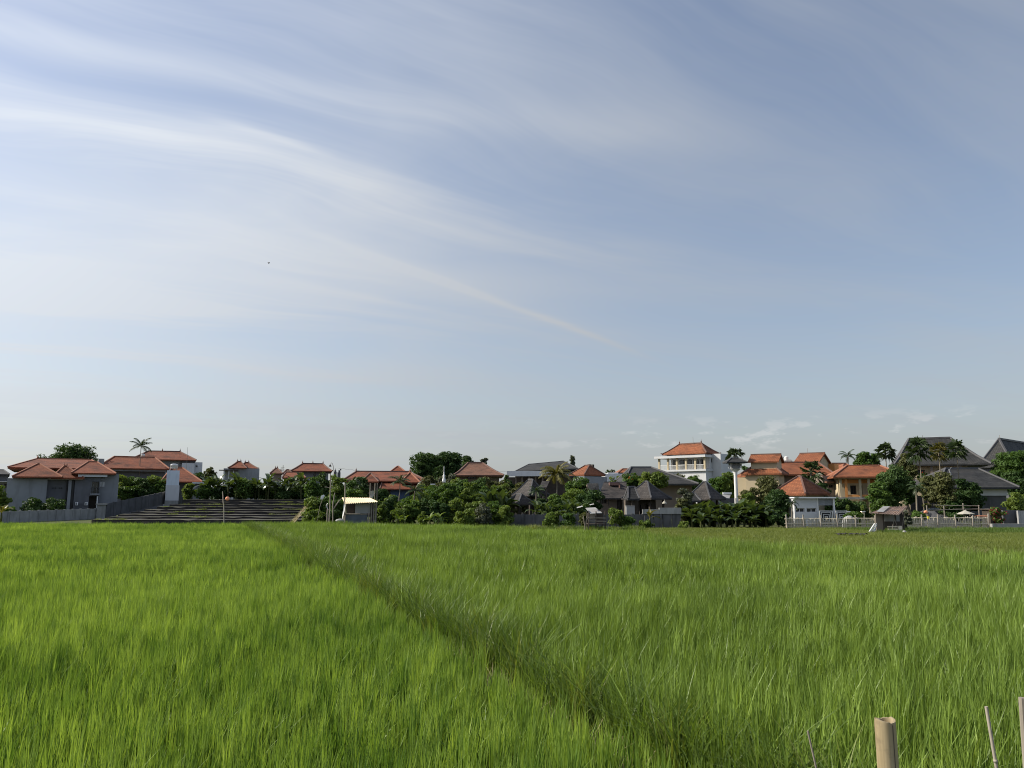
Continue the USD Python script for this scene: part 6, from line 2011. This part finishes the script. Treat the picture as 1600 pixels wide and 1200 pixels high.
T("garden_tree", "row of tall shrubs below the white building's colonnade", 1060, 738, 14, 112, 0.3, "leaf_olive", dens=.8)
T("garden_tree", "shrub under the right columns of the white building", 1085, 737, 12, 113, 0.3, "leaf_mid")
T("garden_tree", "big leafy tree left of the lookout column", 1125, 739, 18, 84, 0.2, "leaf_mid")
T("garden_tree", "second leafy tree close to the lookout column", 1140, 735, 12, 88, 0.2, "leaf_light")
T("garden_tree", "dark small tree right of the lookout cabin", 1167, 722, 7, 98, 0.4, "leaf_deep")
fan_palm("fan palm whose crown rises right behind the lookout cabin", 1150, 712, 80, 1.05, 24, "frond_green", seed=12, trunk_r=0.09, fan=.75)
T("garden_tree", "pale bush in front of the cream house wall", 1168, 756, 13, 70, 0.1, "leaf_olive")
T("garden_tree", "yellowish shrub right of the white sloping canopy", 1166, 768, 11, 64, 0.1, "leaf_light")
T("garden_tree", "large olive tree hiding the cream house's right side", 1205, 738, 19, 70, 0.12, "leaf_olive", dens=1.2)
T("garden_tree", "dark lower tree left of the white carport", 1212, 762, 20, 63.5, 0.08, "leaf_deep", dens=1.2)
T("garden_bush", "dark bush at the left end of the bamboo fence", 1213, 794, 17, 58, 0.02, "leaf_deep", "bush")
bl = "broad leaved banana plant in the clump left of the carport trees"
b5 = [make_banana(bl, (XP(1080, 58.5), 58.5, 0), 2.15, 81, group="banana plants left of the carport", nl=12, stem=0.34, wl=1.2), make_banana(bl, (XP(1098, 59), 59, 0), 2.3, 83, nl=13, stem=0.36, wl=1.2, group="banana plants left of the carport")]
for i, (px, Y, sc) in enumerate(((1070, 59.5, .9), (1088, 60, 1.0), (1106, 58.2, .95), (1115, 59.4, 1.05), (1124, 58, .9), (1133, 59, 1.0), (1142, 58.4, .85), (1151, 59.6, 1.1), (1160, 58.3, .95), (1169, 59.2, 1.05), (1178, 58.4, 1.1), (1187, 59.5, 1.0), (1195, 58.3, .9), (1093, 57, .62), (1120, 56.8, .6), (1148, 56.8, .66), (1172, 57, .6))):
    copy(b5[i % 2], "banana_plant", bl, "banana plant", (XP(px, Y), Y, 0), i * 2.3, sc, group="banana plants left of the carport")
for px, hw, m, lab in ((1085, 16, "leaf_deep", "dark undergrowth bush at the left of the banana clump"), (1112, 16, "leaf_deep", "dark undergrowth bush in the middle of the banana clump"), (1140, 16, "leaf_deep", "dark undergrowth bush right of the banana clump's middle"), (1168, 16, "leaf_deep", "dark undergrowth bush at the right of the banana clump"), (1190, 14, "leaf_deep", "dark undergrowth bush beside the carport trees")):
    T("garden_bush", lab, px, 797, hw, 59.6, 0.0, m, "bush")
T("garden_bush", "small pale bush at the right foot of the gate wall", 1067, 814, 8, 56.2, 0.0, "leaf_light", "bush")
# --- right
fan_palm("broad fan palm before the long red roof", 1268, 737, 74, 1.35, 22, "frond_green", seed=15, fan=.7)
T("garden_tree", "dark tree below the broad fan palm", 1283, 748, 12, 73, 0.2, "leaf_deep")
T("garden_bush", "dark bush between the carport and the veranda house", 1308, 775, 16, 68, 0.05, "leaf_deep", "bush")
T("garden_bush", "dark bush below the orange veranda", 1335, 777, 17, 68.5, 0.05, "leaf_deep", "bush")
T("garden_bush", "leafy bush right of the second iron gate", 1333, 798, 11, 59, 0.05, "leaf_mid", "bush")
coconut_palm("palm with dark feathery fronds behind the orange roofs", 1328, 713, 104, 1.5, 12, "frond_green", seed=21, trunk_r=.09, leaflet=.8)
T("far_tree", "dense green treetop behind the veranda house roof", 1352, 702, 14, 106, 0.5, "leaf_mid")
T("far_tree", "smaller treetop right of the dense one behind the veranda roof", 1368, 706, 9, 107, 0.5, "leaf_mid")
fan_palm("dark fan palm standing over the veranda house's right side", 1387, 704, 84, 1.1, 26, "frond_green", seed=22, fan=.8, trunk_r=.07)
fan_palm("tall fan palm on a pale trunk left of the slate roof", 1440, 700, 70, 1.2, 26, "frond_green", seed=23, fan=.8, trunk_r=.06)
fan_palm("fan palm in the middle before the slate roof", 1471, 705, 72, .95, 22, "frond_yellow", seed=24, fan=.8, trunk_r=.06)
fan_palm("fan palm at the right end of the slate roof", 1499, 703, 70, 1.0, 24, "frond_green", seed=25, fan=.8, trunk_r=.06)
T("garden_tree", "shaggy dark tree leaning against the tall pale trunked palm", 1422, 706, 12, 73, 0.55, "leaf_olive", dens=.6)
T("garden_tree", "big dark green tree right of the orange veranda", 1392, 725, 22, 66, 0.22, "leaf_deep", dens=1.2)
T("garden_tree", "mid green tree covering the veranda's right columns", 1372, 748, 15, 64, 0.15, "leaf_mid")
T("garden_tree", "dark tree between the veranda tree and the palm trunks", 1414, 735, 14, 69, 0.3, "leaf_deep")
T("garden_tree", "olive brown tree before the slate house balcony", 1473, 734, 17, 64, 0.2, "leaf_olive", dens=1.1)
T("garden_tree", "dark dense tree left of the white end wall", 1512, 744, 17, 65, 0.12, "leaf_deep", dens=1.2)
T("garden_tree", "shaggy olive tree around the tall palm's pale trunk", 1450, 737, 13, 67, 0.3, "leaf_olive", dens=.9)
T("garden_bush", "dark bush under the olive brown tree", 1487, 770, 17, 63.5, 0.03, "leaf_deep", "bush")
T("garden_bush", "red and orange flowering shrub on the slate house balcony", 1445, 738, 9, 83, 0.72, "leaf_mid", "shrub", extra=("flower_orange", 60, 0.14, "blossom"))
T("garden_tree", "big bright leaved tree at the right edge before the slate roof", 1583, 703, 24, 82, 0.4, "leaf_mid", dens=1.2)
T("garden_tree", "lower tree under the big one at the right edge", 1592, 728, 18, 80, 0.3, "leaf_deep")
T("garden_bush", "light green bush over the right hand walls", 1586, 768, 16, 60, 0.3, "leaf_light", "bush")
T("garden_bush", "yellow green bush cut by the right edge", 1603, 770, 12, 61, 0.3, "leaf_light", "bush")
T("bougainvillea", "pink flowering bougainvillea beside the dark wall", 1555, 783, 9, 56.8, 0.1, "leaf_mid", "shrub", extra=("flower_pink", 420, 0.07, "blossom"), dens=.6)
T("garden_bush", "dark spiky bush behind the rusty shed", 1410, 796, 9, 52.5, 0.05, "leaf_grey", "bush", dens=.8)
T("garden_bush", "small green bush behind the right bamboo fence's left end", 1428, 797, 11, 58, 0.05, "leaf_mid", "bush")
coconut_palm("small dark palm with arching fronds before the pale wall", 1431, 763, 62, 1.1, 9, "frond_green", seed=30, trunk_r=.08, droop=(1.6, 2.3), name="small_palm", leaflet=.8)
coconut_palm("small palm arching over the left end of the carport", 1236, 786, 60.5, .8, 9, "frond_green", seed=33, trunk_r=.06, droop=(1.6, 2.3), name="small_palm", leaflet=.8)


# --- far wood that closes the horizon
def far_wood():
    rng = np.random.default_rng(123)
    V, F, n = [], [], 0
    for a in np.arange(-48, 48, 0.55):
        D = 230 + rng.uniform(-25, 30)
        x, y = D * math.tan(math.radians(a)), D
        h = rng.uniform(2.8, 4.6)
        v, f = leaf_cloud(rng, [(np.array([x, y, h * .55]), np.array([2.4, 2.0, h * .5]))], 160, 0.5)
        V.append(v), F.append(f + n)
        n += len(v)
    solo("far_wood", (np.vstack(V), np.vstack(F)), "leaf_deep", "far off dark scrub closing the horizon behind the village", "wood", kind="stuff")


far_wood()


# --- low grass beyond the tall rice on the right, and weeds along the field's far edge
def low_grass():
    rng = np.random.default_rng(31)
    base = rng.uniform(-.45, .45, (150, 2))
    protos = [blades(rng, 150, 0, .07, .2, .016, .35, .4, 3, base) for _ in range(4)]
    tall = [blades(rng, 110, 0, .25, .5, .02, .25, .35, 3, rng.uniform(-.4, .4, (110, 2))) for _ in range(3)]
    P, Wh, Sc = [], [], []
    for y in np.arange(18, 56, .6):
        for x in np.arange(-6, .70 * y + 4, .6):
            if y > far_right(np.array([x]))[0] - .3:
                P.append((x + rng.uniform(-.3, .3), y + rng.uniform(-.3, .3), 0))
                bank = x > 23 and 48 < y < 54
                Wh.append(4 + rng.integers(0, 3) if bank else rng.integers(0, 4))
                Sc.append(rng.uniform(.8, 1.2) * (0.62 if bank else 1.15 - .012 * max(0, y - 30)))
    Sc = np.array(Sc)[:, None] * np.ones((1, 3))
    scatter("low_grass", "short paler grass between the tall rice and the bamboo fences", "grass", protos + tall, P, rng.uniform(0, 6.3, len(P)), Sc, Wh, lambda i: "low_grass" if i < 4 else "bund_grass")
    P, Wh = [], []
    for px in np.arange(0, 1000, 3.2):
        Y = 52.3 + rng.uniform(0, 1.5)
        P.append((XP(px, Y), Y, 0))
        Wh.append(rng.integers(0, 3))
    scatter("edge_weeds", "ragged weeds along the far edge of the rice fields", "weeds", tall, P, rng.uniform(0, 6.3, len(P)), rng.uniform(.5, 1.1, (len(P), 1)) * np.ones((1, 3)), Wh, lambda i: "bund_grass" if i else "low_grass")


low_grass()


def seed_heads():
    rng = np.random.default_rng(41)
    protos = [blades(rng, 16, .16, .30, .58, .012, .3, .8, 4) for _ in range(4)]
    P = []
    for _ in range(16000):
        y = rng.uniform(18, 40)
        x = rng.uniform(4, .70 * y + 3)
        d = y - far_right(np.array([x]))[0]
        u = meshkit.fbm(np.array([[x * .3, y * .35, 5.0]]), 3)[0]
        if -2.5 < d < 9 and u > .40 + .03 * abs(d - 1.5):
            P.append((x, y, 0))
    P = np.array(P)
    scatter("seeding_grass", "sparse pale seeding grass where the tall rice thins out at right", "grass", protos, P, rng.uniform(0, 6.3, len(P)), rng.uniform(.7, 1.05, (len(P), 1)) * np.ones((1, 3)), rng.integers(0, 4, len(P)), lambda i: "straw" if i < 1 else "low_grass")


seed_heads()
s = Site("dark_net", "dark patch of netting lying on the short grass at right", "net", 1325, 44)
v = []
rngn = np.random.default_rng(2)
for i in range(15):
    for j in range(4):
        v.append((-.85 + i * .12, -.35 + j * .25 + rngn.uniform(-.05, .05), .10 + .10 * math.sin(i * 1.3 + j) ** 2 + rngn.uniform(0, .05)))
s.part("sheet", MB().add(v, [(i * 4 + j, i * 4 + 4 + j, i * 4 + 5 + j, i * 4 + 1 + j) for i in range(14) for j in range(3)]), "soil_dark")
